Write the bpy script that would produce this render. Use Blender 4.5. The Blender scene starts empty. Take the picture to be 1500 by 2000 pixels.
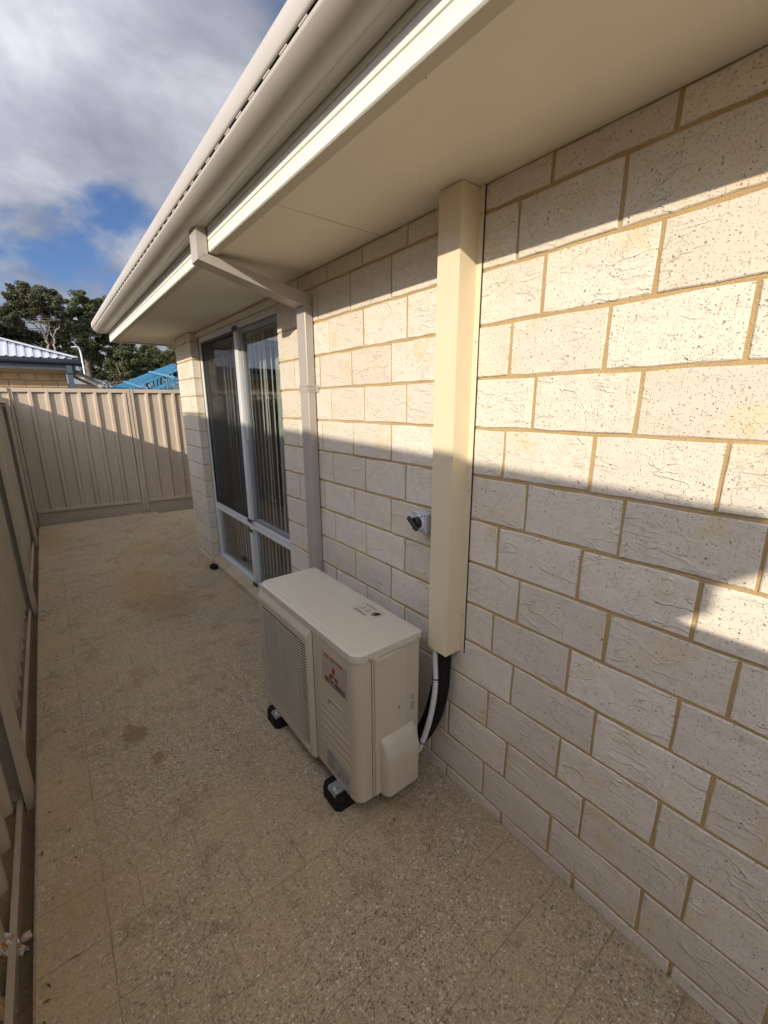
import bpy, bmesh, math, random
from mathutils import Vector, Matrix
R = math.radians
random.seed(7)
S = bpy.context.scene
COL = S.collection

# ------------------------------------------------------------------ camera
cam_d = bpy.data.cameras.new("camera")
cam_d.lens = 14.961
cam_d.sensor_width = 36.0
cam_d.sensor_fit = 'AUTO'
cam_d.clip_start = 0.02
cam_d.clip_end = 2000
cam = bpy.data.objects.new("camera", cam_d)
COL.objects.link(cam)
cam.matrix_world = Matrix(((0.78717444, 0.15383661, -0.59723589, -1.25819),
                           (-0.6167203, 0.19080325, -0.76370818, -0.92456),
                           (-0.00353173, 0.96949905, 0.2450696, 1.71499),
                           (0, 0, 0, 1)))
S.camera = cam

# ------------------------------------------------------------------ light
SUN_DIR = Vector((-1.0, -0.53, 0.415)).normalized()       # towards the sun
sun_d = bpy.data.lights.new("sun", 'SUN')
sun_d.energy = 3.2
sun_d.angle = R(0.53)
sun_d.color = (1.0, 0.895, 0.75)
sun = bpy.data.objects.new("sun", sun_d)
COL.objects.link(sun)
sun.rotation_euler = SUN_DIR.to_track_quat('Z', 'Y').to_euler()
sun.location = SUN_DIR * 40

SKY_STRENGTH = 0.13
world = bpy.data.worlds.new("World")
S.world = world
world.use_nodes = True
S.view_settings.view_transform = 'Standard'
S.view_settings.look = 'None'
S.view_settings.gamma = 1.0
S.view_settings.exposure = 0.58
S.view_settings.use_curve_mapping = False


class NT:
    """small helper that adds and links shader nodes"""
    def __init__(self, tree):
        self.t = tree
        tree.nodes.clear()

    def n(self, kind, ins=None, out=0, **props):
        nd = self.t.nodes.new(kind)
        for k, v in props.items():
            setattr(nd, k, v)
        for k, v in (ins or {}).items():
            sock = nd.inputs[k]
            if isinstance(v, bpy.types.NodeSocket):
                self.t.links.new(v, sock)
            else:
                sock.default_value = v
        return nd.outputs[out] if out is not None else nd

    def math(self, op, a, b=0.0, c=0.0, clamp=False):
        return self.n('ShaderNodeMath', {0: a, 1: b, 2: c}, operation=op, use_clamp=clamp)

    def vmath(self, op, a, b=(0, 0, 0)):
        return self.n('ShaderNodeVectorMath', {0: a, 1: b}, operation=op)

    def mix(self, f, a, b, blend='MIX'):
        def c4(v):
            return v if isinstance(v, bpy.types.NodeSocket) else (v[0], v[1], v[2], 1.0)
        nd = self.t.nodes.new('ShaderNodeMix')
        nd.data_type = 'RGBA'
        nd.blend_type = blend
        for idx, v in ((0, f), (6, c4(a)), (7, c4(b))):
            if isinstance(v, bpy.types.NodeSocket):
                self.t.links.new(v, nd.inputs[idx])
            else:
                nd.inputs[idx].default_value = v
        return nd.outputs[2]

    def ramp(self, f, stops, interp='LINEAR'):
        nd = self.t.nodes.new('ShaderNodeValToRGB')
        cr = nd.color_ramp
        cr.interpolation = interp
        while len(cr.elements) < len(stops):
            cr.elements.new(0.5)
        for e, (p, c) in zip(cr.elements, stops):
            e.position = p
            e.color = (c, c, c, 1) if not isinstance(c, tuple) else (c[0], c[1], c[2], 1)
        self.t.links.new(f, nd.inputs[0])
        return nd.outputs[0]

    def noise(self, vec, scale, detail=3.0, rough=0.5, dist=0.0, out=0):
        return self.n('ShaderNodeTexNoise', {'Vector': vec, 'Scale': scale, 'Detail': detail,
                                             'Roughness': rough, 'Distortion': dist}, out=out)


# world: Nishita sky with a broken cloud deck projected on a high plane
w = NT(world.node_tree)
sky = w.n('ShaderNodeTexSky', sky_type='NISHITA', sun_disc=False, sun_elevation=R(20.1),
          sun_rotation=R(242.1), altitude=20.0, air_density=1.0, dust_density=0.6, ozone_density=1.5)
gen = w.n('ShaderNodeTexCoord')
sep = w.n('ShaderNodeSeparateXYZ', {0: gen}, out=None)
zz = w.math('ADD', w.math('MAXIMUM', sep.outputs[2], 0.0), 0.42)
px = w.math('DIVIDE', sep.outputs[0], zz)
py = w.math('DIVIDE', sep.outputs[1], zz)
pv = w.n('ShaderNodeCombineXYZ', {0: px, 1: py, 2: 0.0})
pv = w.vmath('ADD', pv, (3.85, -5.2, 4.16))
big = w.noise(pv, 2.1, 7.0, 0.56, 0.15)
mask = w.ramp(big, [(0.36, 0.0), (0.50, 1.0)], 'EASE')
pv2 = w.vmath('ADD', pv, (7.7, 3.1, 2.0))
shade = w.noise(pv2, 3.2, 7.0, 0.55, 0.2)
dark = w.noise(pv2, 1.5, 3.0, 0.5)
shade = w.math('ADD', w.math('MULTIPLY', shade, 0.6), w.math('MULTIPLY', dark, 0.4))
K = 1.0 / SKY_STRENGTH
ccol = w.ramp(shade, [(0.37, (0.100 * K / 8, 0.111 * K / 8, 0.146 * K / 8)),
                      (0.50, (0.195 * K / 8, 0.206 * K / 8, 0.243 * K / 8)),
                      (0.63, (0.37 * K / 8, 0.375 * K / 8, 0.395 * K / 8))])
ccol = w.vmath('SCALE', ccol)
ccol.node.inputs['Scale'].default_value = 8.0
# clouds scatter forward: they brighten smoothly towards the sun
sdot = w.n('ShaderNodeVectorMath', {0: gen, 1: tuple(SUN_DIR)}, out=1, operation='DOT_PRODUCT')
fwd = w.math('ADD', 1.0, w.math('MULTIPLY', w.math('POWER', w.math('MULTIPLY_ADD', sdot, 0.5, 0.5), 2.0), 5.8))
ccol2 = w.n('ShaderNodeVectorMath', {0: ccol, 'Scale': fwd}, operation='SCALE')
skyc = w.n('ShaderNodeVectorMath', {0: sky, 1: (0.36, 0.43, 0.60)}, operation='MULTIPLY')
final = w.mix(mask, skyc, ccol2)
bg = w.n('ShaderNodeBackground', {'Color': final, 'Strength': SKY_STRENGTH})
w.n('ShaderNodeOutputWorld', {'Surface': bg}, out=None)


# ------------------------------------------------------------------ materials
MATS = {}


def newmat(name):
    m = bpy.data.materials.new(name)
    m.use_nodes = True
    MATS[name] = m
    return m, NT(m.node_tree)


def finish(t, color, rough=0.6, bump=None, bump_str=0.3, bump_dist=0.002, metal=0.0, spec=0.5, coat=0.0):
    ins = {'Base Color': color if isinstance(color, bpy.types.NodeSocket) else (*color, 1), 'Roughness': rough,
           'Metallic': metal, 'Specular IOR Level': spec, 'Coat Weight': coat}
    if bump is not None:
        ins['Normal'] = t.n('ShaderNodeBump', {'Height': bump, 'Strength': bump_str, 'Distance': bump_dist})
    b = t.n('ShaderNodeBsdfPrincipled', ins)
    t.n('ShaderNodeOutputMaterial', {'Surface': b}, out=None)


def painted(name, col, rough=0.45, var=0.06, dirt=0.0, metal=0.0, spec=0.5, grain=0.15, streak=0.0, coat=0.0, splash=False):
    """painted metal or plastic with slight unevenness, dust and grain"""
    m, t = newmat(name)
    pos = t.n('ShaderNodeNewGeometry')
    nz = t.noise(pos, 3.5, 4.0, 0.6)
    c = t.mix(t.ramp(nz, [(0.3, 0.0), (0.7, 1.0)]), tuple(x * (1 - var) for x in col), tuple(min(1, x * (1 + var)) for x in col))
    if dirt:
        d = t.noise(pos, 9.0, 6.0, 0.7)
        c = t.mix(t.math('MULTIPLY', t.ramp(d, [(0.5, 0.0), (0.72, 1.0)]), dirt), c, (0.30, 0.23, 0.15))
    if streak:
        st = t.noise(t.vmath('MULTIPLY', pos, (14, 14, 0.7)), 1.0, 4.0, 0.6)
        c = t.mix(t.math('MULTIPLY', t.ramp(st, [(0.5, 0.0), (0.75, 1.0)]), streak), c, (0.33, 0.27, 0.19))
    if splash:      # soil thrown up against the foot of the sheets
        zz_ = t.n('ShaderNodeSeparateXYZ', {0: pos}, out=None).outputs[2]
        sp_ = t.math('SUBTRACT', t.noise(pos, 7.0, 6.0, 0.7), t.math('MULTIPLY', zz_, 2.4))
        c = t.mix(t.math('MULTIPLY', t.ramp(sp_, [(0.22, 0.0), (0.5, 1.0)]), 0.55), c, (0.30, 0.21, 0.12))
    fine = t.noise(pos, 420.0, 2.0, 0.6)
    rr = t.math('MULTIPLY_ADD', nz, 0.18, rough - 0.09)
    finish(t, c, rr, fine, grain, 0.0006, metal, spec, coat)
    return m


def brick_material(name, tint, joint_stain=True):
    m, t = newmat(name)
    pos = t.n('ShaderNodeNewGeometry')
    rnd = t.n('ShaderNodeObjectInfo', out=5)
    off = t.n('ShaderNodeCombineXYZ', {0: t.math('MULTIPLY', rnd, 7.0), 1: t.math('MULTIPLY', rnd, 19.0), 2: t.math('MULTIPLY', rnd, 11.0)})
    v = t.vmath('ADD', pos, off)
    sv0 = t.n('ShaderNodeSeparateXYZ', {0: v}, out=None)
    flat = t.n('ShaderNodeCombineXYZ', {0: t.math('MULTIPLY_ADD', sv0.outputs[0], 0.83, sv0.outputs[1]), 1: t.math('MULTIPLY_ADD', sv0.outputs[0], 0.31, sv0.outputs[2]), 2: 0.0})
    c = t.mix(rnd, tuple(x * f_ for x, f_ in zip(tint, (0.90, 0.885, 0.86))), tuple(min(1, x * 1.05) for x in tint))
    # warm iron stains in places
    st = t.noise(v, 6.0, 4.0, 0.6)
    c = t.mix(t.math('MULTIPLY', t.ramp(st, [(0.57, 0.0), (0.74, 1.0)]), 0.62), c, (0.66, 0.50, 0.24))
    mott = t.noise(v, 26.0, 5.0, 0.65)
    c = t.mix(t.math('MULTIPLY', t.ramp(mott, [(0.42, 0.0), (0.7, 1.0)]), 0.28), c, tuple(x * 0.72 for x in tint))
    # wavy drag creases, stretched along the brick
    sv = t.vmath('MULTIPLY', v, (1.0, 5.5, 17.0))
    wob = t.noise(v, 9.0, 3.0, 0.5, out=1)
    sv = t.vmath('ADD', sv, t.n('ShaderNodeVectorMath', {0: wob, 'Scale': 0.9}, operation='SCALE'))
    cn = t.noise(sv, 1.0, 2.5, 0.5)
    ridge = t.math('ABSOLUTE', t.math('SUBTRACT', cn, 0.5))
    crease = t.ramp(ridge, [(0.0, 1.0), (0.034, 0.0)], 'EASE')
    cm = t.noise(v, 7.0, 2.0, 0.5)
    crease = t.math('MULTIPLY', crease, t.ramp(cm, [(0.45, 0.0), (0.6, 1.0)]))
    # short vertical drag marks
    dv = t.vmath('MULTIPLY', v, (1.0, 95.0, 26.0))
    dn = t.noise(dv, 1.0, 3.0, 0.6)
    drag = t.math('MULTIPLY', t.ramp(dn, [(0.60, 0.0), (0.72, 1.0)]), t.ramp(mott, [(0.4, 0.1), (0.6, 1.0)]))
    # pits and ironstone specks, several sizes
    def specks(scale, thr, rad):
        vo = t.n('ShaderNodeTexVoronoi', {'Vector': flat, 'Scale': scale, 'Randomness': 1.0}, out=None, voronoi_dimensions='2D')
        pick = t.n('ShaderNodeSeparateColor', {0: vo.outputs['Color']})
        on = t.math('GREATER_THAN', pick, thr)
        return t.math('MULTIPLY', on, t.ramp(vo.outputs['Distance'], [(rad * 0.6, 1.0), (rad, 0.0)]))
    s1 = specks(100.0, 0.89, 0.20)
    s2 = specks(210.0, 0.80, 0.28)
    s3 = specks(48.0, 0.95, 0.16)
    sp = t.math('MAXIMUM', t.math('MAXIMUM', s1, t.math('MULTIPLY', s2, 0.8)), s3)
    pitmask = t.ramp(t.noise(v, 11.0, 2.0, 0.5), [(0.30, 0.45), (0.6, 1.0)])
    sp = t.math('MULTIPLY', sp, pitmask)
    c = t.mix(t.math('MULTIPLY', sp, 0.64), c, (0.14, 0.105, 0.08))
    c = t.mix(t.math('MULTIPLY', drag, 0.12), c, (0.30, 0.24, 0.17))
    fine = t.noise(v, 150.0, 4.0, 0.7)
    lump = t.noise(sv, 0.6, 3.0, 0.5)
    h = t.math('MULTIPLY_ADD', fine, 0.20, 0.0)
    h = t.math('MULTIPLY_ADD', lump, 1.9, h)
    h = t.math('MULTIPLY_ADD', crease, 0.44, h)
    h = t.math('MULTIPLY_ADD', sp, -0.4, h)
    h = t.math('MULTIPLY_ADD', drag, -0.28, h)
    finish(t, c, 0.92, h, 1.0, 0.0050, spec=0.2)
    return m


def granular(name, a, b, scale=160.0, bump=0.5, dist=0.003, rough=0.95, patch=None):
    m, t = newmat(name)
    pos = t.n('ShaderNodeNewGeometry')
    n1 = t.noise(pos, scale, 4.0, 0.7)
    n2 = t.noise(pos, 5.0, 4.0, 0.6)
    f = t.math('ADD', t.math('MULTIPLY', n1, 0.6), t.math('MULTIPLY', n2, 0.4))
    c = t.mix(t.ramp(f, [(0.35, 0.0), (0.65, 1.0)]), a, b)
    if patch:
        c = t.mix(t.ramp(t.noise(pos, patch[1], 3.0, 0.6), [(0.48, 0.0), (0.56, 1.0)]), c, patch[0])
    finish(t, c, rough, n1, bump, dist, spec=0.2)
    return m


def paver_material():
    m, t = newmat("exposed_aggregate")
    pos = t.n('ShaderNodeNewGeometry')
    rnd = t.n('ShaderNodeObjectInfo', out=5)
    sepp = t.n('ShaderNodeSeparateXYZ', {0: pos}, out=None)
    flat = t.n('ShaderNodeCombineXYZ', {0: sepp.outputs[0], 1: sepp.outputs[1], 2: t.math('MULTIPLY', rnd, 31.0)})
    warp = t.noise(flat, 60.0, 2.0, 0.5, out=1)
    fv = t.vmath('ADD', flat, t.n('ShaderNodeVectorMath', {0: warp, 'Scale': 0.012}, operation='SCALE'))
    vo = t.n('ShaderNodeTexVoronoi', {'Vector': fv, 'Scale': 135.0, 'Randomness': 1.0}, out=None)
    pick = t.n('ShaderNodeSeparateColor', {0: vo.outputs['Color']}, out=None)
    chips = t.ramp(pick.outputs[0], [(0.0, (0.06, 0.045, 0.03)), (0.13, (0.14, 0.105, 0.07)), (0.18, (0.36, 0.277, 0.177)),
                                     (0.55, (0.45, 0.355, 0.235)), (0.8, (0.51, 0.41, 0.28)), (0.90, (0.57, 0.47, 0.335)), (1.0, (0.87, 0.78, 0.63))])
    vo2 = t.n('ShaderNodeTexVoronoi', {'Vector': fv, 'Scale': 290.0, 'Randomness': 1.0}, out=None)
    pick2 = t.n('ShaderNodeSeparateColor', {0: vo2.outputs['Color']}, out=None)
    grit = t.ramp(pick2.outputs[0], [(0.0, (0.15, 0.11, 0.068)), (0.3, (0.34, 0.26, 0.165)), (0.8, (0.47, 0.372, 0.245)), (1.0, (0.68, 0.575, 0.425))])
    edge = t.ramp(vo.outputs['Distance'], [(0.22, 0.0), (0.5, 1.0)])
    c = t.mix(t.math('MULTIPLY', edge, 0.74), chips, grit)
    c = t.mix(t.ramp(pick.outputs[1], [(0.74, 0.0), (0.84, 0.5)]), c, grit)
    c = t.mix(t.math('MULTIPLY', rnd, 0.18), c, (0.33, 0.25, 0.165))
    # yellow sand left over the surface
    sn = t.noise(pos, 1.25, 6.0, 0.62)
    sn2 = t.noise(pos, 7.0, 5.0, 0.7)
    sand = t.ramp(t.math('MULTIPLY_ADD', sn2, 0.35, sn), [(0.60, 0.0), (0.86, 1.0)])
    c = t.mix(t.math('MULTIPLY', sand, 0.55), c, (0.50, 0.37, 0.205))
    # sand washed against the fence edging
    ex = t.math('SUBTRACT', 1.0, t.math('DIVIDE', t.math('ADD', sepp.outputs[0], 1.56), 0.34), clamp=True)
    ex = t.math('MULTIPLY', ex, t.ramp(t.noise(pos, 3.0, 5.0, 0.65), [(0.38, 0.0), (0.62, 1.0)]))
    c = t.mix(t.math('MULTIPLY', ex, 0.75), c, (0.47, 0.33, 0.17))
    # two dried splashes and the rusty run-off stain further back
    def blot(cx, cy, rx, ry, soft, colr, amt, cc, wob=0.55):
        d = t.n('ShaderNodeVectorMath', {0: t.vmath('MULTIPLY', t.vmath('SUBTRACT', pos, (cx, cy, 0)), (1 / rx, 1 / ry, 0))}, out=1, operation='LENGTH')
        d = t.math('ADD', d, t.math('MULTIPLY', t.math('SUBTRACT', t.noise(pos, 16.0, 7.0, 0.8), 0.5), wob * 3.4))
        d = t.math('ADD', d, t.math('MULTIPLY', t.math('SUBTRACT', pick.outputs[2], 0.5), 0.30))
        f = t.ramp(d, [(1.0 - soft, 1.0), (1.0, 0.0)])
        return t.mix(t.math('MULTIPLY', f, amt), cc, colr)
    c = blot(-1.135, 1.42, 0.075, 0.10, 0.5, (0.215, 0.14, 0.066), 0.8, c, 0.95)
    c = blot(-1.06, 1.17, 0.045, 0.065, 0.55, (0.23, 0.15, 0.075), 0.75, c, 0.95)
    c = blot(-0.72, 3.55, 0.36, 1.0, 0.7, (0.40, 0.25, 0.10), 0.62, c, 0.8)
    c = blot(-0.50, 4.75, 0.40, 0.42, 0.7, (0.42, 0.28, 0.12), 0.6, c, 0.8)
    c = blot(-0.62, 3.0, 0.30, 0.40, 0.7, (0.22, 0.15, 0.09), 0.45, c, 0.9)
    c = blot(-1.42, 0.60, 0.20, 0.24, 0.8, (0.40, 0.275, 0.135), 0.5, c, 0.9)
    c = blot(-1.45, 5.9, 0.30, 0.55, 0.7, (0.40, 0.26, 0.11), 0.6, c, 0.8)
    grime = t.ramp(t.noise(pos, 4.2, 6.0, 0.72), [(0.54, 0.0), (0.62, 1.0)])
    grime = t.math('MULTIPLY', grime, t.ramp(pick.outputs[2], [(0.2, 0.25), (0.8, 1.0)]))
    c = t.mix(t.math('MULTIPLY', grime, 0.50), c, (0.17, 0.115, 0.065))
    dots = t.ramp(t.noise(pos, 34.0, 3.0, 0.6), [(0.66, 0.0), (0.72, 1.0)])
    c = t.mix(t.math('MULTIPLY', dots, 0.35), c, (0.10, 0.07, 0.045))
    h = t.math('SUBTRACT', 1.0, vo.outputs['Distance'])
    h = t.math('MULTIPLY_ADD', t.noise(pos, 240.0, 3.0, 0.6), 0.6, h)
    finish(t, c, 0.88, h, 0.65, 0.0026, spec=0.25)
    return m


def glass_material():
    m, t = newmat("window_glass")
    ge = t.n('ShaderNodeNewGeometry', out=None)
    cs = t.math('ABSOLUTE', t.n('ShaderNodeVectorMath', {0: ge.outputs['Normal'], 1: ge.outputs['Incoming']}, out=1, operation='DOT_PRODUCT'))
    fr = t.math('MULTIPLY_ADD', t.math('POWER', t.math('SUBTRACT', 1.0, cs, clamp=True), 5.0), 0.95, 0.05)
    tr = t.n('ShaderNodeBsdfTransparent', {'Color': (0.80, 0.83, 0.82, 1)})
    gl = t.n('ShaderNodeBsdfGlossy', {'Color': (0.95, 0.97, 1.0, 1), 'Roughness': 0.003})
    mx = t.n('ShaderNodeMixShader', {0: fr, 1: tr, 2: gl})
    t.n('ShaderNodeOutputMaterial', {'Surface': mx}, out=None)
    return m


def screen_material():
    m, t = newmat("insect_screen")
    tr = t.n('ShaderNodeBsdfTransparent', {'Color': (1, 1, 1, 1)})
    df = t.n('ShaderNodeBsdfPrincipled', {'Base Color': (0.022, 0.022, 0.022, 1), 'Roughness': 0.7})
    mx = t.n('ShaderNodeMixShader', {0: 0.27, 1: tr, 2: df})
    t.n('ShaderNodeOutputMaterial', {'Surface': mx}, out=None)
    return m


def leaf_material(name, a, b, c3):
    m, t = newmat(name)
    pos = t.n('ShaderNodeNewGeometry', out=None)
    rnd = t.n('ShaderNodeTexWhiteNoise', {'Vector': t.n('ShaderNodeVectorMath', {0: pos.outputs['Position'], 1: (0.35, 0.35, 0.35)}, operation='SNAP')})
    n = t.noise(pos.outputs['Position'], 0.9, 3.0, 0.6)
    c = t.mix(t.ramp(n, [(0.35, 0.0), (0.65, 1.0)]), a, b)
    c = t.mix(t.math('MULTIPLY', rnd, 0.5), c, c3)
    ins = {'Base Color': c, 'Roughness': 0.55, 'Specular IOR Level': 0.4}
    b_ = t.n('ShaderNodeBsdfPrincipled', ins)
    tl = t.n('ShaderNodeBsdfTranslucent', {'Color': c})
    mx = t.n('ShaderNodeMixShader', {0: 0.22, 1: b_, 2: tl})
    t.n('ShaderNodeOutputMaterial', {'Surface': mx}, out=None)
    return m


M_BRICK = brick_material("cream_brick", (0.70, 0.63, 0.52))
M_SILL = brick_material("stained_sill_brick", (0.52, 0.42, 0.29))
M_BRICK2 = brick_material("tan_brick", (0.46, 0.335, 0.20))
M_MORTAR = granular("yellow_mortar", (0.36, 0.245, 0.112), (0.57, 0.41, 0.208), 230.0, 1.0, 0.003)
M_MORTARD = granular("brown_mortar", (0.16, 0.09, 0.045), (0.24, 0.14, 0.07), 200.0)
M_PAVER = paver_material()
M_SAND = granular("jointing_sand", (0.21, 0.157, 0.10), (0.45, 0.345, 0.22), 22.0, 0.6, 0.003)
M_EARTH = granular("sandy_earth", (0.26, 0.20, 0.13), (0.38, 0.30, 0.20), 60.0, 0.6, 0.01, patch=((0.10, 0.12, 0.05), 0.12))
M_FENCE = painted("fence_beige", (0.455, 0.378, 0.285), 0.42, 0.06, 0.12, streak=0.14, splash=True)
M_FENCE_DARK = painted("fence_plinth_brown", (0.38, 0.315, 0.235), 0.5, 0.06, 0.25)
M_GUTTER = painted("gutter_taupe", (0.47, 0.425, 0.37), 0.38, 0.04, 0.05)
M_FASCIA = painted("fascia_white", (0.74, 0.75, 0.67), 0.42, 0.025, 0.03)
M_SOFFIT = painted("soffit_cream", (0.74, 0.685, 0.575), 0.75, 0.03, 0.03, spec=0.2)
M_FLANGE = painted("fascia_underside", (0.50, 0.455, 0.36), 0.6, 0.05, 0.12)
M_PIPE = painted("downpipe_taupe", (0.39, 0.345, 0.305), 0.36, 0.04, 0.05, streak=0.12)
M_DUCT = painted("cover_cream", (0.71, 0.605, 0.41), 0.40, 0.025, 0.02)
M_AC = painted("casing_warm_white", (0.53, 0.46, 0.35), 0.46, 0.02, 0.03)
M_ACLID = painted("lid_warm_white", (0.58, 0.53, 0.425), 0.24, 0.02, 0.02, grain=0.05)
M_ACPANEL = painted("service_panel_white", (0.555, 0.485, 0.375), 0.5, 0.02, 0.03)
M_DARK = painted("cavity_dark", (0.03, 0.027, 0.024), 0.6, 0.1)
M_FIN = painted("coil_grey", (0.10, 0.10, 0.10), 0.4, 0.1, metal=0.6)
M_ALU = painted("frame_white", (0.60, 0.61, 0.605), 0.35, 0.03, 0.05)
M_ALU2 = painted("frame_silver", (0.26, 0.265, 0.265), 0.35, 0.03, 0.04, metal=0.2)
M_BLACK = painted("black_plastic", (0.014, 0.014, 0.015), 0.45, 0.2)
M_RUBBER = painted("black_rubber", (0.010, 0.010, 0.010), 0.75, 0.2, spec=0.25)
M_FOAM = painted("black_insulation", (0.013, 0.012, 0.011), 0.85, 0.3, spec=0.15)
M_GALV = painted("galvanised_steel", (0.52, 0.52, 0.51), 0.36, 0.12, 0.05, metal=0.85)
M_GREYPL = painted("grey_plastic", (0.46, 0.46, 0.47), 0.4, 0.03)
M_WHITEPL = painted("white_plastic", (0.72, 0.72, 0.73), 0.4, 0.03)
M_CONDUIT = painted("conduit_grey", (0.60, 0.585, 0.55), 0.45, 0.05)
M_STICK = painted("sticker_silver", (0.43, 0.385, 0.315), 0.55, 0.02, metal=0.15)
M_LABEL = painted("label_grey", (0.40, 0.38, 0.34), 0.4, 0.05)
M_RED = painted("print_red", (0.33, 0.018, 0.014), 0.4, 0.05)
M_INK = painted("print_black", (0.018, 0.016, 0.015), 0.45, 0.1)
M_INKL = painted("print_grey", (0.16, 0.15, 0.14), 0.45, 0.1)
M_GLASS = glass_material()
M_SCREEN = screen_material()
M_BLIND = painted("blind_fabric", (0.66, 0.63, 0.57), 0.85, 0.04, spec=0.2)
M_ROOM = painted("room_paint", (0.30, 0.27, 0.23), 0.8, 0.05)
M_WROOF = painted("roof_pale_zincalume", (0.50, 0.53, 0.58), 0.55, 0.03, 0.03)
M_NAVY = painted("trim_navy", (0.016, 0.023, 0.036), 0.35, 0.06)
M_NAVYL = painted("fascia_slate", (0.065, 0.082, 0.105), 0.4, 0.06)
M_TRIMC = painted("trim_cream", (0.50, 0.42, 0.31), 0.6, 0.05)
M_BLUE = painted("steel_blue", (0.075, 0.26, 0.42), 0.4, 0.12, metal=0.25)
M_PANELB = painted("panel_grey", (0.20, 0.185, 0.16), 0.7, 0.06)
M_ROOFB = painted("roof_slate_blue", (0.16, 0.19, 0.25), 0.4, 0.05)
M_LAMP = painted("lamp_galvanised", (0.62, 0.66, 0.66), 0.4, 0.05, metal=0.3)
M_BARK = granular("gum_bark", (0.20, 0.165, 0.125), (0.36, 0.31, 0.25), 8.0, 0.5, 0.03)
M_BARKD = granular("dark_bark", (0.10, 0.08, 0.06), (0.19, 0.155, 0.12), 8.0, 0.5, 0.03)
M_LEAF = leaf_material("gum_leaves", (0.042, 0.060, 0.022), (0.085, 0.104, 0.040), (0.150, 0.150, 0.068))
M_LEAF2 = leaf_material("gum_leaves_grey", (0.050, 0.058, 0.030), (0.100, 0.105, 0.055), (0.155, 0.145, 0.08))
M_LEAF3 = leaf_material("dark_leaves", (0.018, 0.027, 0.012), (0.038, 0.052, 0.020), (0.065, 0.07, 0.03))
M_SCRUB = leaf_material("dry_scrub", (0.07, 0.06, 0.035), (0.13, 0.105, 0.06), (0.17, 0.14, 0.09))
M_LITTER = granular("dry_leaf", (0.09, 0.05, 0.025), (0.22, 0.13, 0.06), 90.0)
M_PLASTER = granular("mortar_lump", (0.45, 0.42, 0.38), (0.72, 0.69, 0.64), 45.0, 1.0, 0.01, patch=((0.42, 0.20, 0.07), 26.0))
M_CLAY = granular("clay_clod", (0.30, 0.17, 0.07), (0.44, 0.28, 0.13), 70.0, 1.0, 0.01)
M_SOIL = granular("shaded_soil", (0.10, 0.068, 0.036), (0.20, 0.135, 0.07), 60.0, 1.0, 0.008)  # soil colour darkened for the shade in the gap beside the pavers
M_STONE = granular("pink_stone", (0.36, 0.24, 0.17), (0.50, 0.38, 0.29), 70.0, 0.8, 0.006)


# ------------------------------------------------------------------ object helpers
def props(o, label=None, cat=None, group=None, kind=None):
    for k, v in (('label', label), ('category', cat), ('group', group), ('kind', kind)):
        if v:
            o[k] = v
    return o


def empty(name, loc=(0, 0, 0), **kw):
    o = bpy.data.objects.new(name, None)
    o.empty_display_size = 0.1
    o.location = loc
    COL.objects.link(o)
    return props(o, **kw)


def link(name, me, parent=None, loc=None, **kw):
    o = bpy.data.objects.new(name, me)
    COL.objects.link(o)
    if parent is not None:
        o.parent = parent
        # parents are unrotated: cancel their world offset so that meshes may be given in world coordinates
        p, off = parent, Vector((0, 0, 0))
        while p is not None:
            off += p.location
            p = p.parent
        o.location = -off if loc is None else Vector(loc) - off
    elif loc is not None:
        o.location = loc
    return props(o, **kw)


def rebase(o, base):
    """give a world-coordinate top-level mesh an origin at its base"""
    b = Vector(base)
    o.data.transform(Matrix.Translation(-b))
    o.location = b
    return o


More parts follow.
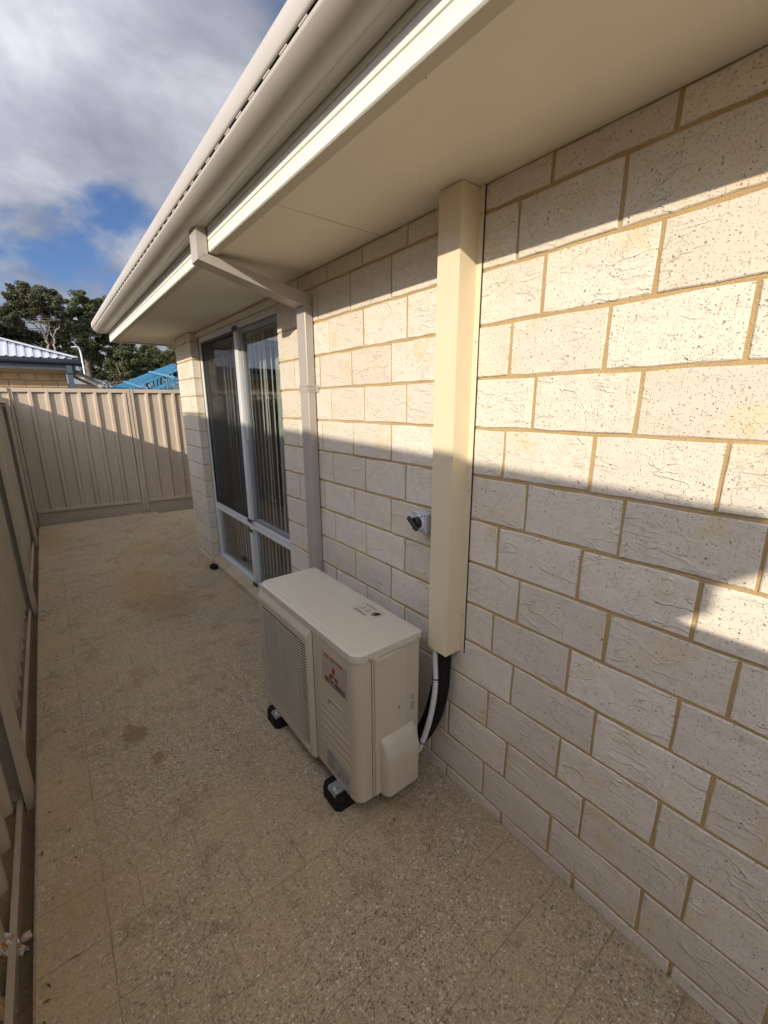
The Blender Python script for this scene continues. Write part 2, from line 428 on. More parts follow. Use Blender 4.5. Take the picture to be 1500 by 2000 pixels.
class MB:
    """collects geometry for one mesh"""
    def __init__(self):
        self.v, self.f, self.sm, self.mi = [], [], [], []
        self.mat = 0

    def add(self, vs, fs, smooth=False):
        b = len(self.v)
        self.v.extend([tuple(x) for x in vs])
        for f in fs:
            self.f.append(tuple(i + b for i in f))
            self.sm.append(smooth)
            self.mi.append(self.mat)

    def bm(self, bm, smooth=False):
        bm.verts.index_update()
        self.add([v.co.copy() for v in bm.verts], [[v.index for v in f.verts] for f in bm.faces], smooth)
        bm.free()

    def box(self, a, b, bev=0.0, seg=1, mat=None):
        a, b = Vector(a), Vector(b)
        lo = Vector([min(a[i], b[i]) for i in range(3)])
        hi = Vector([max(a[i], b[i]) for i in range(3)])
        if bev <= 0 and mat is None:
            x0, y0, z0 = lo
            x1, y1, z1 = hi
            self.add([(x0, y0, z0), (x1, y0, z0), (x1, y1, z0), (x0, y1, z0), (x0, y0, z1), (x1, y0, z1), (x1, y1, z1), (x0, y1, z1)],
                     [(0, 3, 2, 1), (4, 5, 6, 7), (0, 1, 5, 4), (1, 2, 6, 5), (2, 3, 7, 6), (3, 0, 4, 7)])
            return
        bm = bmesh.new()
        bmesh.ops.create_cube(bm, size=1.0, matrix=Matrix.Translation((lo + hi) / 2) @ Matrix.Diagonal((*(hi - lo), 1)))
        if bev > 0:
            bmesh.ops.bevel(bm, geom=list(bm.edges), offset=bev, segments=seg, affect='EDGES', profile=0.5)
        if mat is not None:
            bmesh.ops.transform(bm, matrix=mat, verts=bm.verts)
        self.bm(bm)

    def prism(self, poly, axis, a, b, smooth=False, caps=True):
        """extrude a 2-D outline along an axis: x -> (y, z) outline, y -> (x, z), z -> (x, y)"""
        def P(p, t):
            return {'x': (t, p[0], p[1]), 'y': (p[0], t, p[1]), 'z': (p[0], p[1], t)}[axis]
        n = len(poly)
        self.add([P(p, a) for p in poly] + [P(p, b) for p in poly],
                 [(i, (i + 1) % n, n + (i + 1) % n, n + i) for i in range(n)], smooth)
        if caps:
            self.add([P(p, a) for p in poly], [tuple(range(n - 1, -1, -1))])
            self.add([P(p, b) for p in poly], [tuple(range(n))])

    def sheet(self, line, axis, a, b, th, smooth=False):
        """thin folded sheet: an open 2-D line thickened and extruded"""
        n = len(line)
        nor = []
        for i in range(n):
            p0, p1 = Vector(line[max(i - 1, 0)]), Vector(line[min(i + 1, n - 1)])
            d = (p1 - p0).normalized()
            nor.append(Vector((-d.y, d.x)))
        back = [tuple(Vector(line[i]) + nor[i] * th) for i in range(n)]
        self.prism(list(line) + back[::-1], axis, a, b, smooth)

    def tube(self, pts, radii, seg=10, caps=True, smooth=True):
        pts = [Vector(p) for p in pts]
        if not isinstance(radii, (list, tuple)):
            radii = [radii] * len(pts)
        up = Vector((0.13, 0.31, 0.94)).normalized()
        rings = []
        for i, p in enumerate(pts):
            d = (pts[min(i + 1, len(pts) - 1)] - pts[max(i - 1, 0)])
            d = d.normalized() if d.length > 1e-9 else Vector((0, 0, 1))
            s = d.cross(up)
            if s.length < 1e-3:
                s = d.cross(Vector((1, 0, 0)))
            s.normalize()
            u = s.cross(d).normalized()
            rings.append([p + (s * math.cos(2 * math.pi * k / seg) + u * math.sin(2 * math.pi * k / seg)) * radii[i] for k in range(seg)])
        vs = [q for r in rings for q in r]
        fs = []
        for i in range(len(pts) - 1):
            for k in range(seg):
                k2 = (k + 1) % seg
                fs.append((i * seg + k, i * seg + k2, (i + 1) * seg + k2, (i + 1) * seg + k))
        self.add(vs, fs, smooth)
        if caps:
            self.add(rings[0], [tuple(range(seg - 1, -1, -1))])
            self.add(rings[-1], [tuple(range(seg))])

    def disc(self, c, n, r, h, seg=12):
        c, n = Vector(c), Vector(n).normalized()
        self.tube([c, c + n * h], r, seg, True, False)

    def mesh(self, name, mats, fix=False):
        me = bpy.data.meshes.new(name)
        me.from_pydata(self.v, [], self.f)
        for m in (mats if isinstance(mats, (list, tuple)) else [mats]):
            me.materials.append(m)
        me.polygons.foreach_set('use_smooth', self.sm)
        me.polygons.foreach_set('material_index', self.mi)
        me.update()
        if fix:
            bm = bmesh.new()
            bm.from_mesh(me)
            bmesh.ops.recalc_face_normals(bm, faces=bm.faces)
            bm.to_mesh(me)
            bm.free()
        return me

    def build(self, name, mats, parent=None, fix=True, **kw):
        return link(name, self.mesh(name, mats, fix), parent, **kw)


def part(name, mat, parent, a, b, bev=0.0, seg=1, **kw):
    m = MB()
    m.box(a, b, bev, seg)
    return m.build(name, mat, parent, **kw)


def smooth_curve(pts, n=8):
    """Catmull-Rom resampling"""
    P = [Vector(p) for p in pts]
    P = [P[0] * 2 - P[1]] + P + [P[-1] * 2 - P[-2]]
    out = []
    for i in range(1, len(P) - 2):
        for k in range(n):
            t = k / n
            a, b, c, d = P[i - 1], P[i], P[i + 1], P[i + 2]
            out.append(0.5 * ((2 * b) + (c - a) * t + (2 * a - 5 * b + 4 * c - d) * t * t + (3 * b - a - 3 * c + d) * t ** 3))
    out.append(P[-2])
    return out


def round_rect(x0, y0, x1, y1, r, seg=5):
    """outline; r = radii for corners (x0,y0) (x1,y0) (x1,y1) (x0,y1)"""
    out = []
    for (cx, cy, a0), rr in zip(((x0, y0, 180), (x1, y0, 270), (x1, y1, 0), (x0, y1, 90)), r):
        sx = 1 if cx == x0 else -1
        sy = 1 if cy == y0 else -1
        if rr <= 0:
            out.append((cx, cy))
            continue
        for k in range(seg + 1):
            a = R(a0 + 90 * k / seg)
            out.append((cx + sx * rr + math.cos(a) * rr, cy + sy * rr + math.sin(a) * rr))
    return out


def text_mesh(s, size, mat, align='CENTER', stretch=1.0, bold=0.0):
    cu = bpy.data.curves.new("lettering", 'FONT')
    cu.body = s
    cu.size = size
    cu.align_x = align
    cu.offset = bold
    cu.extrude = 0.0004
    ob = bpy.data.objects.new("lettering", cu)
    COL.objects.link(ob)
    dg = bpy.context.evaluated_depsgraph_get()
    me = bpy.data.meshes.new_from_object(ob.evaluated_get(dg))
    bpy.data.objects.remove(ob)
    bpy.data.curves.remove(cu)
    me.transform(Matrix.Diagonal((stretch, 1, 1, 1)))
    me.materials.clear()
    me.materials.append(mat)
    return me


# ------------------------------------------------------------------ ground and paving
m = MB()
m.add([(-400, -300, -0.05), (400, -300, -0.05), (400, 900, -0.05), (-400, 900, -0.05)], [(0, 1, 2, 3)])
m.build("ground", M_EARTH, fix=False, kind='structure')

PV = 0.207
paving = MB()
paving.box((-1.548, -3.0, -0.045), (0.0, 6.86, -0.0021))
paving.box((0.0, 4.40, -0.045), (2.2, 6.60, -0.0021))
paving = paving.build("paving", M_SAND, kind='structure')


def paver_mesh(wx, wy, seed):
    rr = random.Random(seed)
    g = 0.0011
    hx, hy = wx / 2 - g, wy / 2 - g
    pts = []
    for a, b in (((-hx, -hy), (hx, -hy)), ((hx, -hy), (hx, hy)), ((hx, hy), (-hx, hy)), ((-hx, hy), (-hx, -hy))):
        for k in range(3):
            t = k / 3
            j = 0.0 if k == 0 else 0.0011
            pts.append((a[0] + (b[0] - a[0]) * t + rr.uniform(-j, j), a[1] + (b[1] - a[1]) * t + rr.uniform(-j, j)))
    n = len(pts)
    k = 1 - 0.0024 / max(hx, 0.03)
    k2 = 1 - 0.0024 / max(hy, 0.03)
    vs = [(p[0] * k, p[1] * k2, 0.0) for p in pts] + [(p[0], p[1], -0.0018) for p in pts] + [(p[0], p[1], -0.03) for p in pts]
    fs = [tuple(range(n))]
    for r in range(2):
        for i in range(n):
            j = (i + 1) % n
            fs.append((r * n + i, (r + 1) * n + i, (r + 1) * n + j, r * n + j))
    me = bpy.data.meshes.new("paver")
    me.from_pydata(vs, [], fs)
    me.materials.append(M_PAVER)
    me.update()
    return me


PMESH = {}
cells = []
for r in range(-11, 33):
    y0 = 0.045 + (r - 0) * PV
    yc = y0 + PV / 2
    if yc + PV / 2 > 6.95:
        continue
    cells.append((-1.345 - 0.1, yc, 0.198, PV))
    edges = [-1.345]
    x = -1.345 + (PV if (r % 2) else PV / 2)
    xmax = 0.0 if yc < 4.45 else 2.0
    while x < xmax - 0.03:
        edges.append(x)
        x += PV
    edges.append(min(x, xmax))
    for a, b in zip(edges, edges[1:]):
        cells.append(((a + b) / 2, yc, b - a, PV))


def back_y(x):
    return 7.03 - (x + 1.553) * 0.1095


cells = [c for c in cells if c[1] + PV / 2 < back_y(c[0]) + 0.02]
camp = Vector((-1.258, -0.925, 1.715))


def in_view(c):
    q = Vector((c[0], c[1], 0)) - camp
    dep = q.dot(Vector((0.597, 0.764, -0.245)))
    if dep < 0.15:
        return False
    u = q.dot(Vector((0.787, -0.617, -0.0035))) / dep
    v = q.dot(Vector((0.154, 0.191, 0.969))) / dep
    if c[1] > 2.6 and c[0] > 0.42 + (c[1] - 5.9) * 0.3:
        return False
    return abs(u) < 1.02 and abs(v) < 1.32


seen = sorted([c for c in cells if in_view(c)], key=lambda c: (Vector((c[0], c[1], 0)) - camp).length)
near = set(seen[:298])
rest = MB()
for c in cells:
    sd = random.randrange(4)
    key = (round(c[2], 3), sd)
    if key not in PMESH:
        PMESH[key] = paver_mesh(c[2], c[3], sd * 17 + int(c[2] * 1000))
    z = random.uniform(-0.0004, 0.0006)
    if c in near:
        o = link("paver", PMESH[key], paving, loc=(c[0], c[1], z))
        o.rotation_euler = (random.gauss(0, 0.0007), random.gauss(0, 0.0007), random.gauss(0, 0.003))
    else:
        me = PMESH[key]
        rest.add([(v.co.x + c[0], v.co.y + c[1], v.co.z + z) for v in me.vertices], [tuple(p.vertices) for p in me.polygons])
if rest.v:
    rest.build("outlying_pavers", M_PAVER, paving, fix=False, kind='stuff')

# ------------------------------------------------------------------ the house
house = empty("house", (0, 0.5, 0), label="cream brick house wall with white fascia and half round gutter along the paved side passage", cat="house")
ZA, CH = 2.328, 0.175
ZS = 2.412                       # soffit
WY0, WY1, PY1 = 1.78, 3.79, 4.39  # window opening and far end of the pier
WB = -3.4                        # near end of the wall (behind the camera)

wall = MB()
wall.box((0.0045, WB, -0.2), (0.085, WY0 - 0.004, ZS + 0.25))
wall.box((0.0045, WY1 + 0.004, -0.2), (0.085, PY1 - 0.004, ZS + 0.25))
wall.box((0.088, PY1 - 0.085, -0.2), (6.0, PY1 - 0.004, ZS + 0.25))
wall.box((0.012, WY0 - 0.002, -0.2), (0.085, WY1 + 0.002, 0.012))
wall = wall.build("wall", M_MORTAR, house)

BMESH = {}


def brick_mesh(w, h, seed, mat, name="brick"):
    rr = random.Random(seed)
    hw, hh = w / 2, h / 2
    pts = []
    segs = (5, 2, 5, 2) if w > 0.18 else (3, 2, 3, 2)
    cs = ((-hw, -hh), (hw, -hh), (hw, hh), (-hw, hh))
    for q in range(4):
        a, b = cs[q], cs[(q + 1) % 4]
        for k in range(segs[q]):
            t = k / segs[q]
            pts.append((a[0] + (b[0] - a[0]) * t + rr.uniform(-0.0023, 0.0023), a[1] + (b[1] - a[1]) * t + rr.uniform(-0.0023, 0.0023)))
    n = len(pts)
    vs = [(0.0, p[0] * (1 - 0.0032 / hw), p[1] * (1 - 0.0032 / hh)) for p in pts]
    vs += [(0.0028, p[0], p[1]) for p in pts]
    vs += [(0.075, p[0], p[1]) for p in pts]
    fs = [tuple(range(n - 1, -1, -1))]
    for r in range(2):
        for i in range(n):
            j = (i + 1) % n
            fs.append((r * n + i, r * n + j, (r + 1) * n + j, (r + 1) * n + i))
    me = bpy.data.meshes.new(name)
    me.from_pydata(vs, [], fs)
    me.materials.append(mat)
    me.update()
    return me


def get_brick(w, h, mat, tag=''):
    sd = random.randrange(6)
    key = (round(w, 3), round(h, 3), sd, tag)
    if key not in BMESH:
        BMESH[key] = brick_mesh(w, h, sd * 31 + int(w * 1000) + int(h * 777), mat)
    return BMESH[key]


JT = 0.0115
pieces = []
for c in range(-1, 14):
    zt, zb = ZA - c * CH - JT / 2, ZA - (c + 1) * CH + JT / 2
    if c == -1:
        zt = ZS - 0.003
    if c == 13:
        zb = -0.06
    ys = []
    off = 0.0 if c % 2 == 0 else -0.105
    k = math.ceil((WB - off) / 0.315)
    while off + 0.315 * k < PY1 + 0.4:
        ys.append(off + 0.315 * k)
        k += 1
    for lo, hi in ((WB, WY0), (WY1, PY1)):
        e = [lo] + [y for y in ys if lo + 0.045 < y < hi - 0.045] + [hi]
        for a, b in zip(e, e[1:]):
            a2 = a + (JT / 2 if a != lo else 0.0)
            b2 = b - (JT / 2 if b != hi else 0.0)
            pieces.append((a2, b2, zb, zt))
rest = MB()
nb = 0
for a, b, zb, zt in pieces:
    me = get_brick(b - a, zt - zb, M_BRICK)
    loc = Vector((random.gauss(0, 0.0008), (a + b) / 2, (zb + zt) / 2))
    if b > -0.92 and nb < 299:
        o = link("brick", me, wall, loc=loc)
        o.rotation_euler = (random.gauss(0, 0.0012), random.gauss(0, 0.003), random.gauss(0, 0.002))
        nb += 1
    else:
        rest.add([v.co + loc for v in me.vertices], [tuple(p.vertices) for p in me.polygons])
rest.build("outlying_bricks", M_BRICK, wall, fix=False, kind='stuff')

# brick sill under the window: sloping bricks laid on edge
sill_y = WY0
i = 0
while sill_y < WY1 - 0.02:
    w_ = min(0.315, WY1 - sill_y)
    m = MB()
    a, b = sill_y + 0.004, sill_y + w_ - 0.004
    m.prism([(-0.014, -0.03), (0.125, -0.03), (0.125, 0.084), (0.0, 0.062), (-0.010, 0.058), (-0.014, 0.052)], 'y', a, b)
    m.build("sill_brick", M_SILL, wall)
    sill_y += w_
m = MB()
m.prism([(-0.010, -0.03), (0.12, -0.03), (0.12, 0.080), (0.0, 0.058), (-0.008, 0.052)], 'y', WY0, WY1)
m.build("sill_mortar", M_MORTAR, wall)
# eaves: soffit sheets, fascia, gutter, roof
EY = 4.95
for a, b in ((WB, -1.80), (-1.80, 0.692), (0.692, 3.212), (3.212, EY - 0.03)):
    part("eaves_sheet", M_SOFFIT, house, (-0.498, a + 0.0022, ZS), (0.001, b - 0.0022, ZS + 0.006))
part("eaves_sheet", M_SOFFIT, house, (0.003, PY1 - 0.3, ZS + 0.0005), (5.0, EY - 0.03, ZS + 0.007))
part("eaves_sheet", M_SOFFIT, house, (0.0015, WY0 - 0.002, ZS + 0.0003), (0.16, WY1 + 0.002, ZS + 0.0062))
m = MB()                       # cover batten in the joints, seen as thin dark lines
for y in (-1.80, 0.692, 3.212):
    m.box((-0.498, y - 0.02, ZS + 0.0075), (0.0, y + 0.02, ZS + 0.016))
m.build("joint_strip", M_DARK, house)
m = MB()
rr = random.Random(9)
yy = WB + 0.1
while yy < EY - 0.1:
    m.disc((-0.480 + rr.uniform(-0.004, 0.006), yy + rr.uniform(-0.02, 0.02), ZS + 0.0004), (0, 0, -1), 0.0028, 0.0012, 8)
    if rr.random() < 0.5:
        m.disc((rr.uniform(-0.42, -0.05), yy + rr.uniform(-0.1, 0.1), ZS + 0.0004), (0, 0, -1), 0.0022, 0.0010, 6)
    yy += 0.23
m.build("nail_heads", M_INKL, house, kind='stuff')
fz0 = 2.400
m = MB()
prof = [(-0.494, fz0 + 0.0055), (-0.494, fz0), (-0.533, fz0), (-0.536, fz0 + 0.003), (-0.536, fz0 + 0.043), (-0.5312, fz0 + 0.0445), (-0.5312, fz0 + 0.0475),
        (-0.536, fz0 + 0.049), (-0.536, fz0 + 0.078), (-0.5312, fz0 + 0.0795), (-0.5312, fz0 + 0.0825), (-0.536, fz0 + 0.084), (-0.536, fz0 + 0.19),
        (-0.521, fz0 + 0.19), (-0.521, fz0 + 0.0055)]
m.prism(prof, 'y', WB, EY)
fascia = m.build("fascia", M_FASCIA, house)
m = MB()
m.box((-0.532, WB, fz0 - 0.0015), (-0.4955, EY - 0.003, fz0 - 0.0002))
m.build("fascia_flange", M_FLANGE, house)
m = MB()
m.box((-0.5355, EY + 0.0005, fz0), (5.0, EY + 0.008, fz0 + 0.19))
m.box((-0.49, EY - 0.029, fz0 - 0.001), (5.0, EY, fz0 + 0.004))
m.build("fascia", M_FASCIA, house)

# half-round gutter with slots
GC, GR = (-0.600, 2.575), 0.080


def garc(a):
    return (GC[0] + GR * math.cos(R(a)), GC[1] + GR * math.sin(R(a)))


GY0, GY1 = WB, 5.06
sl0, sl1 = 206.2, 209.8
g = MB()
lower = [(-0.538, 2.64), (-0.538, 2.503), (-0.543, 2.4985), (-0.578, 2.4985)] + [garc(a) for a in (285, 281)][:0] + [garc(a) for a in [282 - 6 * k for k in range(12)]] + [garc(sl1)]
g.sheet(lower[:4], 'y', GY0, GY1, -0.0012)
g.sheet(lower[3:], 'y', GY0, GY1, -0.0012, smooth=True)
upper = [garc(sl0)] + [garc(a) for a in [198 - 6 * k for k in range(12)]]
g.sheet(upper, 'y', GY0, GY1, -0.0012, smooth=True)
lip = [garc(132), (garc(132)[0] + 0.007, garc(132)[1] - 0.001), (garc(132)[0] + 0.008, garc(132)[1] - 0.008)]
g.sheet(lip, 'y', GY0, GY1, -0.0012)
y = GY0
mid = [garc(sl1), garc((sl0 + sl1) / 2), garc(sl0)]
yy = 0.132 - 0.1 * 36
while yy < GY1:
    a, b = max(yy + 0.060, GY0), min(yy + 0.1, GY1)
    if b > a:
        g.sheet(mid, 'y', a, b, -0.0012, smooth=True)
    yy += 0.1
# slot rims dimpled inwards
gutter = g.build("gutter", M_GUTTER, house)
m = MB()                         # mitred end turning round the corner
capline = [garc(a) for a in range(282, 126, -6)]
m.prism([(-0.538, 2.64), (-0.538, 2.4985), (-0.578, 2.4985)] + capline, 'y', GY1, GY1 + 0.0015)
m.build("gutter_end", M_GUTTER, house)
m = MB()  # dark strip painting the shadowed gap between gutter and fascia
m.box((-0.5375, WB, 2.506), (-0.5345, EY, 2.60))
m.build("gutter_gap_shade", M_DARK, house)
m = MB()                         # dark sheet standing in for the shade inside, seen through the slots
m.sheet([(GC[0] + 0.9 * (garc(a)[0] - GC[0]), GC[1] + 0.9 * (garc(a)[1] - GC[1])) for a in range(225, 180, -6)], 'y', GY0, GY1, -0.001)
m.build("gutter_slot_shade", M_DARK, house)


def corrugated(name, mat, parent, origin, along, slope_vec, length, run, pitch=0.076, amp=0.0085, clip=None):
    """corrugated sheet: ridges run down slope_vec, repeat along 'along'"""
    o, a, s = Vector(origin), Vector(along).normalized(), Vector(slope_vec)
    nrm = a.cross(s).normalized()
    if nrm.z < 0:
        nrm = -nrm
    n = int(length / pitch * 4)
    vs, fs = [], []
    for i in range(n + 1):
        d = length * i / n
        h = amp * math.sin(2 * math.pi * d / pitch)
        lo, hi = 0.0, 1.0
        if clip:
            lo, hi = clip(d)
        vs.append(o + a * d + s * run * lo + nrm * h)
        vs.append(o + a * d + s * run * hi + nrm * h)
    for i in range(n):
        fs.append((2 * i, 2 * i + 2, 2 * i + 3, 2 * i + 1))
    m = MB()
    m.add(vs, fs, True)
    return m.build(name, mat, parent, fix=False)


rs = Vector((1.0, 0, 0.466)).normalized()
corrugated("roof", M_WROOF, house, (-0.60, WB, 2.650), (0, 1, 0), rs, 5.06 - WB, 5.5)
m = MB()
m.box((-0.5, WB - 0.05, -0.1), (6.0, WB - 0.005, 2.39))
m.box((5.9, WB, -0.1), (6.0, PY1, 2.6))
m.box((0.09, WB, 2.44), (5.9, PY1 - 0.09, 2.47))
m.build("rear_shell", M_ROOM, house)

# ------------------------------------------------------------------ window (part of the house)
FX = 0.082
win = MB()
zt, zb = 2.362, 0.062
fm = lambda a, b: win.box(a, b, 0.003)
fm((FX, WY0 + 0.002, zb), (FX + 0.06, WY0 + 0.048, zt))
fm((FX, WY1 - 0.052, zb), (FX + 0.06, WY1 - 0.002, zt))
fm((FX, WY0 + 0.05, zt - 0.050), (FX + 0.06, WY1 - 0.054, zt))
fm((FX, WY0 + 0.05, zb), (FX + 0.06, WY1 - 0.054, zb + 0.045))
fm((FX - 0.004, WY0 + 0.05, 0.632), (FX + 0.06, WY1 - 0.054, 0.662))
fm((FX + 0.001, WY0 + 0.05, 0.665), (FX + 0.06, WY1 - 0.054, 0.700))
fm((FX - 0.014, 2.700, 0.712), (FX + 0.055, 2.763, zt - 0.052))
fm((FX - 0.014, 2.700, zb + 0.047), (FX + 0.055, 2.763, 0.630))
fm((FX - 0.03, WY0 + 0.002, zb - 0.012), (FX + 0.06, WY1 - 0.002, zb - 0.002))
win = win.build("window", M_ALU, house)
hd = MB()
hd.box((FX - 0.022, WY0 + 0.002, zt + 0.002), (FX + 0.06, WY1 - 0.002, ZS - 0.004), 0.002)
hd.box((FX - 0.034, WY0 + 0.002, zt + 0.012), (FX - 0.023, WY1 - 0.002, zt + 0.026), 0.002)
hd.build("head_flashing", M_SOFFIT, win)
for z0, z1 in ((zt - 0.072, zt - 0.030), (0.690, 0.722), (0.600, 0.630), (zb + 0.002, zb + 0.046)):
    part("end_cap", M_BLACK, win, (FX - 0.022, 2.684, z0), (FX - 0.0145, 2.771, z1), 0.002)
# sliding sash with its own stile, rails and latch
m = MB()
m.box((FX + 0.012, 2.650, 0.704), (FX + 0.045, 2.692, zt - 0.054), 0.002)
m.box((FX + 0.012, WY0 + 0.052, 0.704), (FX + 0.045, WY0 + 0.085, zt - 0.054), 0.002)
m.box((FX + 0.013, WY0 + 0.087, 0.704), (FX + 0.045, 2.648, 0.735), 0.002)
m.box((FX + 0.013, WY0 + 0.087, zt - 0.092), (FX + 0.045, 2.648, zt - 0.054), 0.002)
m.build("sash", M_ALU2, win)
part("latch", M_GREYPL, win, (FX - 0.006, 2.653, 1.42), (FX + 0.0115, 2.680, 1.58), 0.003)
for n_, (a, b) in enumerate((((2.767, zb + 0.046), (WY1 - 0.055, 0.631)), ((WY0 + 0.05, zb + 0.046), (2.698, 0.631)),
                             ((2.767, 0.701), (WY1 - 0.055, zt - 0.051)), ((WY0 + 0.086, 0.736), (2.649, zt - 0.093)))):
    part("glass_pane", M_GLASS, win, (FX + 0.030, a[0], a[1]), (FX + 0.034, b[0], b[1]))
m = MB()
m.box((FX + 0.006, 2.772, 0.703), (FX + 0.018, 2.792, zt - 0.053), 0.001)
m.box((FX + 0.006, WY1 - 0.076, 0.703), (FX + 0.018, WY1 - 0.056, zt - 0.053), 0.001)
m.box((FX + 0.006, 2.793, 0.703), (FX + 0.018, WY1 - 0.077, 0.723), 0.001)
m.box((FX + 0.006, 2.793, zt - 0.073), (FX + 0.018, WY1 - 0.077, zt - 0.053), 0.001)
m.build("screen_frame", M_BLACK, win)
part("fly_screen", M_SCREEN, win, (FX + 0.011, 2.790, 0.722), (FX + 0.0118, WY1 - 0.075, zt - 0.072), label="dark insect mesh over the upper sliding pane")

# room behind the window
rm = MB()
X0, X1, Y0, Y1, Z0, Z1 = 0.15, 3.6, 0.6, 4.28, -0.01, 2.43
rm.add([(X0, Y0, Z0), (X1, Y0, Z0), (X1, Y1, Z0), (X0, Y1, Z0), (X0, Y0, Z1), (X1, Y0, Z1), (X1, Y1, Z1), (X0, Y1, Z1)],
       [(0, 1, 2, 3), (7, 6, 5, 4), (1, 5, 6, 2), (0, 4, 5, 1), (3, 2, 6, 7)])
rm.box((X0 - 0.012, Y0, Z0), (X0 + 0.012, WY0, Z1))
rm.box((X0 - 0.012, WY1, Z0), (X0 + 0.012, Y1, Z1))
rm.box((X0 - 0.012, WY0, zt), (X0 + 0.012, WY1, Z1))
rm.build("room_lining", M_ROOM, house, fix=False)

blind = empty("vertical_blind", (0.26, 2.78, 0.1), label="cream vertical blind hanging behind the tall window glass", cat="blind")
part("headrail", M_WHITEPL, blind, (0.235, 1.83, 2.30), (0.285, 3.75, 2.335), 0.003)
smesh = {}
for k in range(3):
    m = MB()
    rr = random.Random(k)
    line = [(-0.0445 + 0.089 * t / 4, 0.004 * math.sin(math.pi * t / 4)) for t in range(5)]
    m.sheet(line, 'z', 0.0, 2.2, 0.0008, smooth=True)
    smesh[k] = m.mesh("slat", M_BLIND, True)
yy = 1.86
q = 0
while yy < 3.74:
    o = link("slat", smesh[q % 3], blind, loc=(0.26, yy, 0.10))
    o.rotation_euler = (random.gauss(0, 0.004), random.gauss(0, 0.003), R(76) + random.gauss(0, 0.05))
    yy += 0.079
    q += 1

# ------------------------------------------------------------------ downpipe
dp = empty("downpipe", (-0.03, 1.352, 0), label="taupe rectangular downpipe with angled elbow from the gutter to the wall", cat="downpipe")
D0, D1 = 1.305, 1.402
m = MB()
m.box((-0.056, D0, 0.0), (-0.006, D1, 2.245), 0.004)
m.build("pipe", M_PIPE, dp)
m = MB()                 # offset arm: drop from gutter, sloping run under the eave
drop_t = 2.530
m.prism([(-0.588, 2.364), (-0.541, 2.392), (-0.541, drop_t), (-0.588, drop_t)], 'y', D0 - 0.001, D1 + 0.001)
m.build("gutter_outlet", M_PIPE, dp)
m = MB()
m.prism([(-0.588, 2.3625), (-0.0555, 2.232), (-0.006, 2.247), (-0.006, 2.292), (-0.541, 2.3915)], 'y', D0 - 0.001, D1 + 0.001)
m.build("offset_arm", M_PIPE, dp)
m = MB()
m.box((-0.0585, D0 - 0.003, 1.785), (-0.004, D1 + 0.003, 1.793), 0.001)
m.box((-0.0585, D0 - 0.003, 1.815), (-0.004, D1 + 0.003, 1.823), 0.001)
m.box((-0.0575, D0 - 0.002, 1.794), (-0.004, D1 + 0.002, 1.814))
m.box((-0.004, D0 - 0.028, 1.784), (-0.001, D1 + 0.028, 1.824), 0.001)
m.build("wall_bracket", M_PIPE, dp)
m = MB()
m.disc((-0.566, D0 - 0.001, 2.388), (0, -1, 0), 0.0035, 0.003)
m.disc((-0.035, D0 - 0.001, 2.262), (0, -1, 0), 0.003, 0.002)
m.disc((-0.588, 1.352, 2.505), (-1, 0, 0), 0.003, 0.002)
m.disc((-0.004, D0 - 0.016, 1.804), (-1, 0, 0), 0.004, 0.003)
m.build("rivet", M_GALV, dp)

# ------------------------------------------------------------------ pipe cover (line-set duct) on the wall
dc = empty("pipe_cover", (-0.04, 0.21, 0.69), label="cream folded metal pipe cover running from the eave down the brick wall", cat="pipe cover")
m = MB()
prof = [(-0.002, 0.136), (-0.002, 0.160), (-0.086, 0.160), (-0.086, 0.263), (-0.002, 0.263), (-0.002, 0.287)]
m.sheet(prof, 'z', 0.690, ZS - 0.002, 0.0012)
m.build("folded_cover", M_DUCT, dc)
part("wall_seal", M_DARK, dc, (-0.003, 0.131, 0.690), (-0.0005, 0.1355, ZS - 0.003))
m = MB()
for z in (0.86, 1.39, 1.93, 2.33):
    m.disc((-0.003, 0.147, z), (-1, 0, 0), 0.0036, 0.003)
m.build("screw", M_GALV, dc)

# ------------------------------------------------------------------ isolator switch
iso = empty("isolator_switch", (-0.03, 0.355, 1.23), label="small grey isolator switch box with black rotary knob beside the pipe cover", cat="switch")
m = MB()
m.box((-0.045, 0.309, 1.187), (-0.002, 0.399, 1.273), 0.005, 2)
m.build("back_box", M_GREYPL, iso)
m = MB()
m.box((-0.072, 0.309, 1.187), (-0.0455, 0.399, 1.273), 0.007, 3)
m.build("front_cover", M_GREYPL, iso)
m = MB()
m.disc((-0.072, 0.356, 1.230), (-1, 0, 0), 0.036, 0.003, 32)
m.build("dial_plate", M_WHITEPL, iso)
m = MB()
m.tube([(-0.0752, 0.356, 1.230), (-0.092, 0.356, 1.230), (-0.096, 0.356, 1.230)], [0.026, 0.025, 0.021], 28, True, False)
m.build("knob_base", M_BLACK, iso)
m = MB()
mt = Matrix.Translation((-0.103, 0.356, 1.230)) @ Matrix.Rotation(R(38), 4, 'X')
m.box((-0.009, -0.036, -0.009), (0.006, 0.036, 0.009), 0.003, 1, mt)
m.build("knob_handle", M_BLACK, iso)
for s_, dy, dz in (("ON", -0.020, 0.026), ("OFF", 0.014, 0.027)):
    me = text_mesh(s_, 0.008, M_INK)
    mw = Matrix(((0, 0, -1, -0.0754), (-1, 0, 0, 0.356 + dy), (0, 1, 0, 1.230 + dz), (0, 0, 0, 1)))
    me.transform(mw)
    link("lettering", me, iso)
m = MB()
for dy, dz in ((0.038, 0.036), (-0.038, 0.036), (0.038, -0.036), (-0.038, -0.036)):
    m.disc((-0.0722, 0.354 + dy, 1.230 + dz), (-1, 0, 0), 0.0035, 0.001, 10)
m.build("screw", M_INKL, iso)

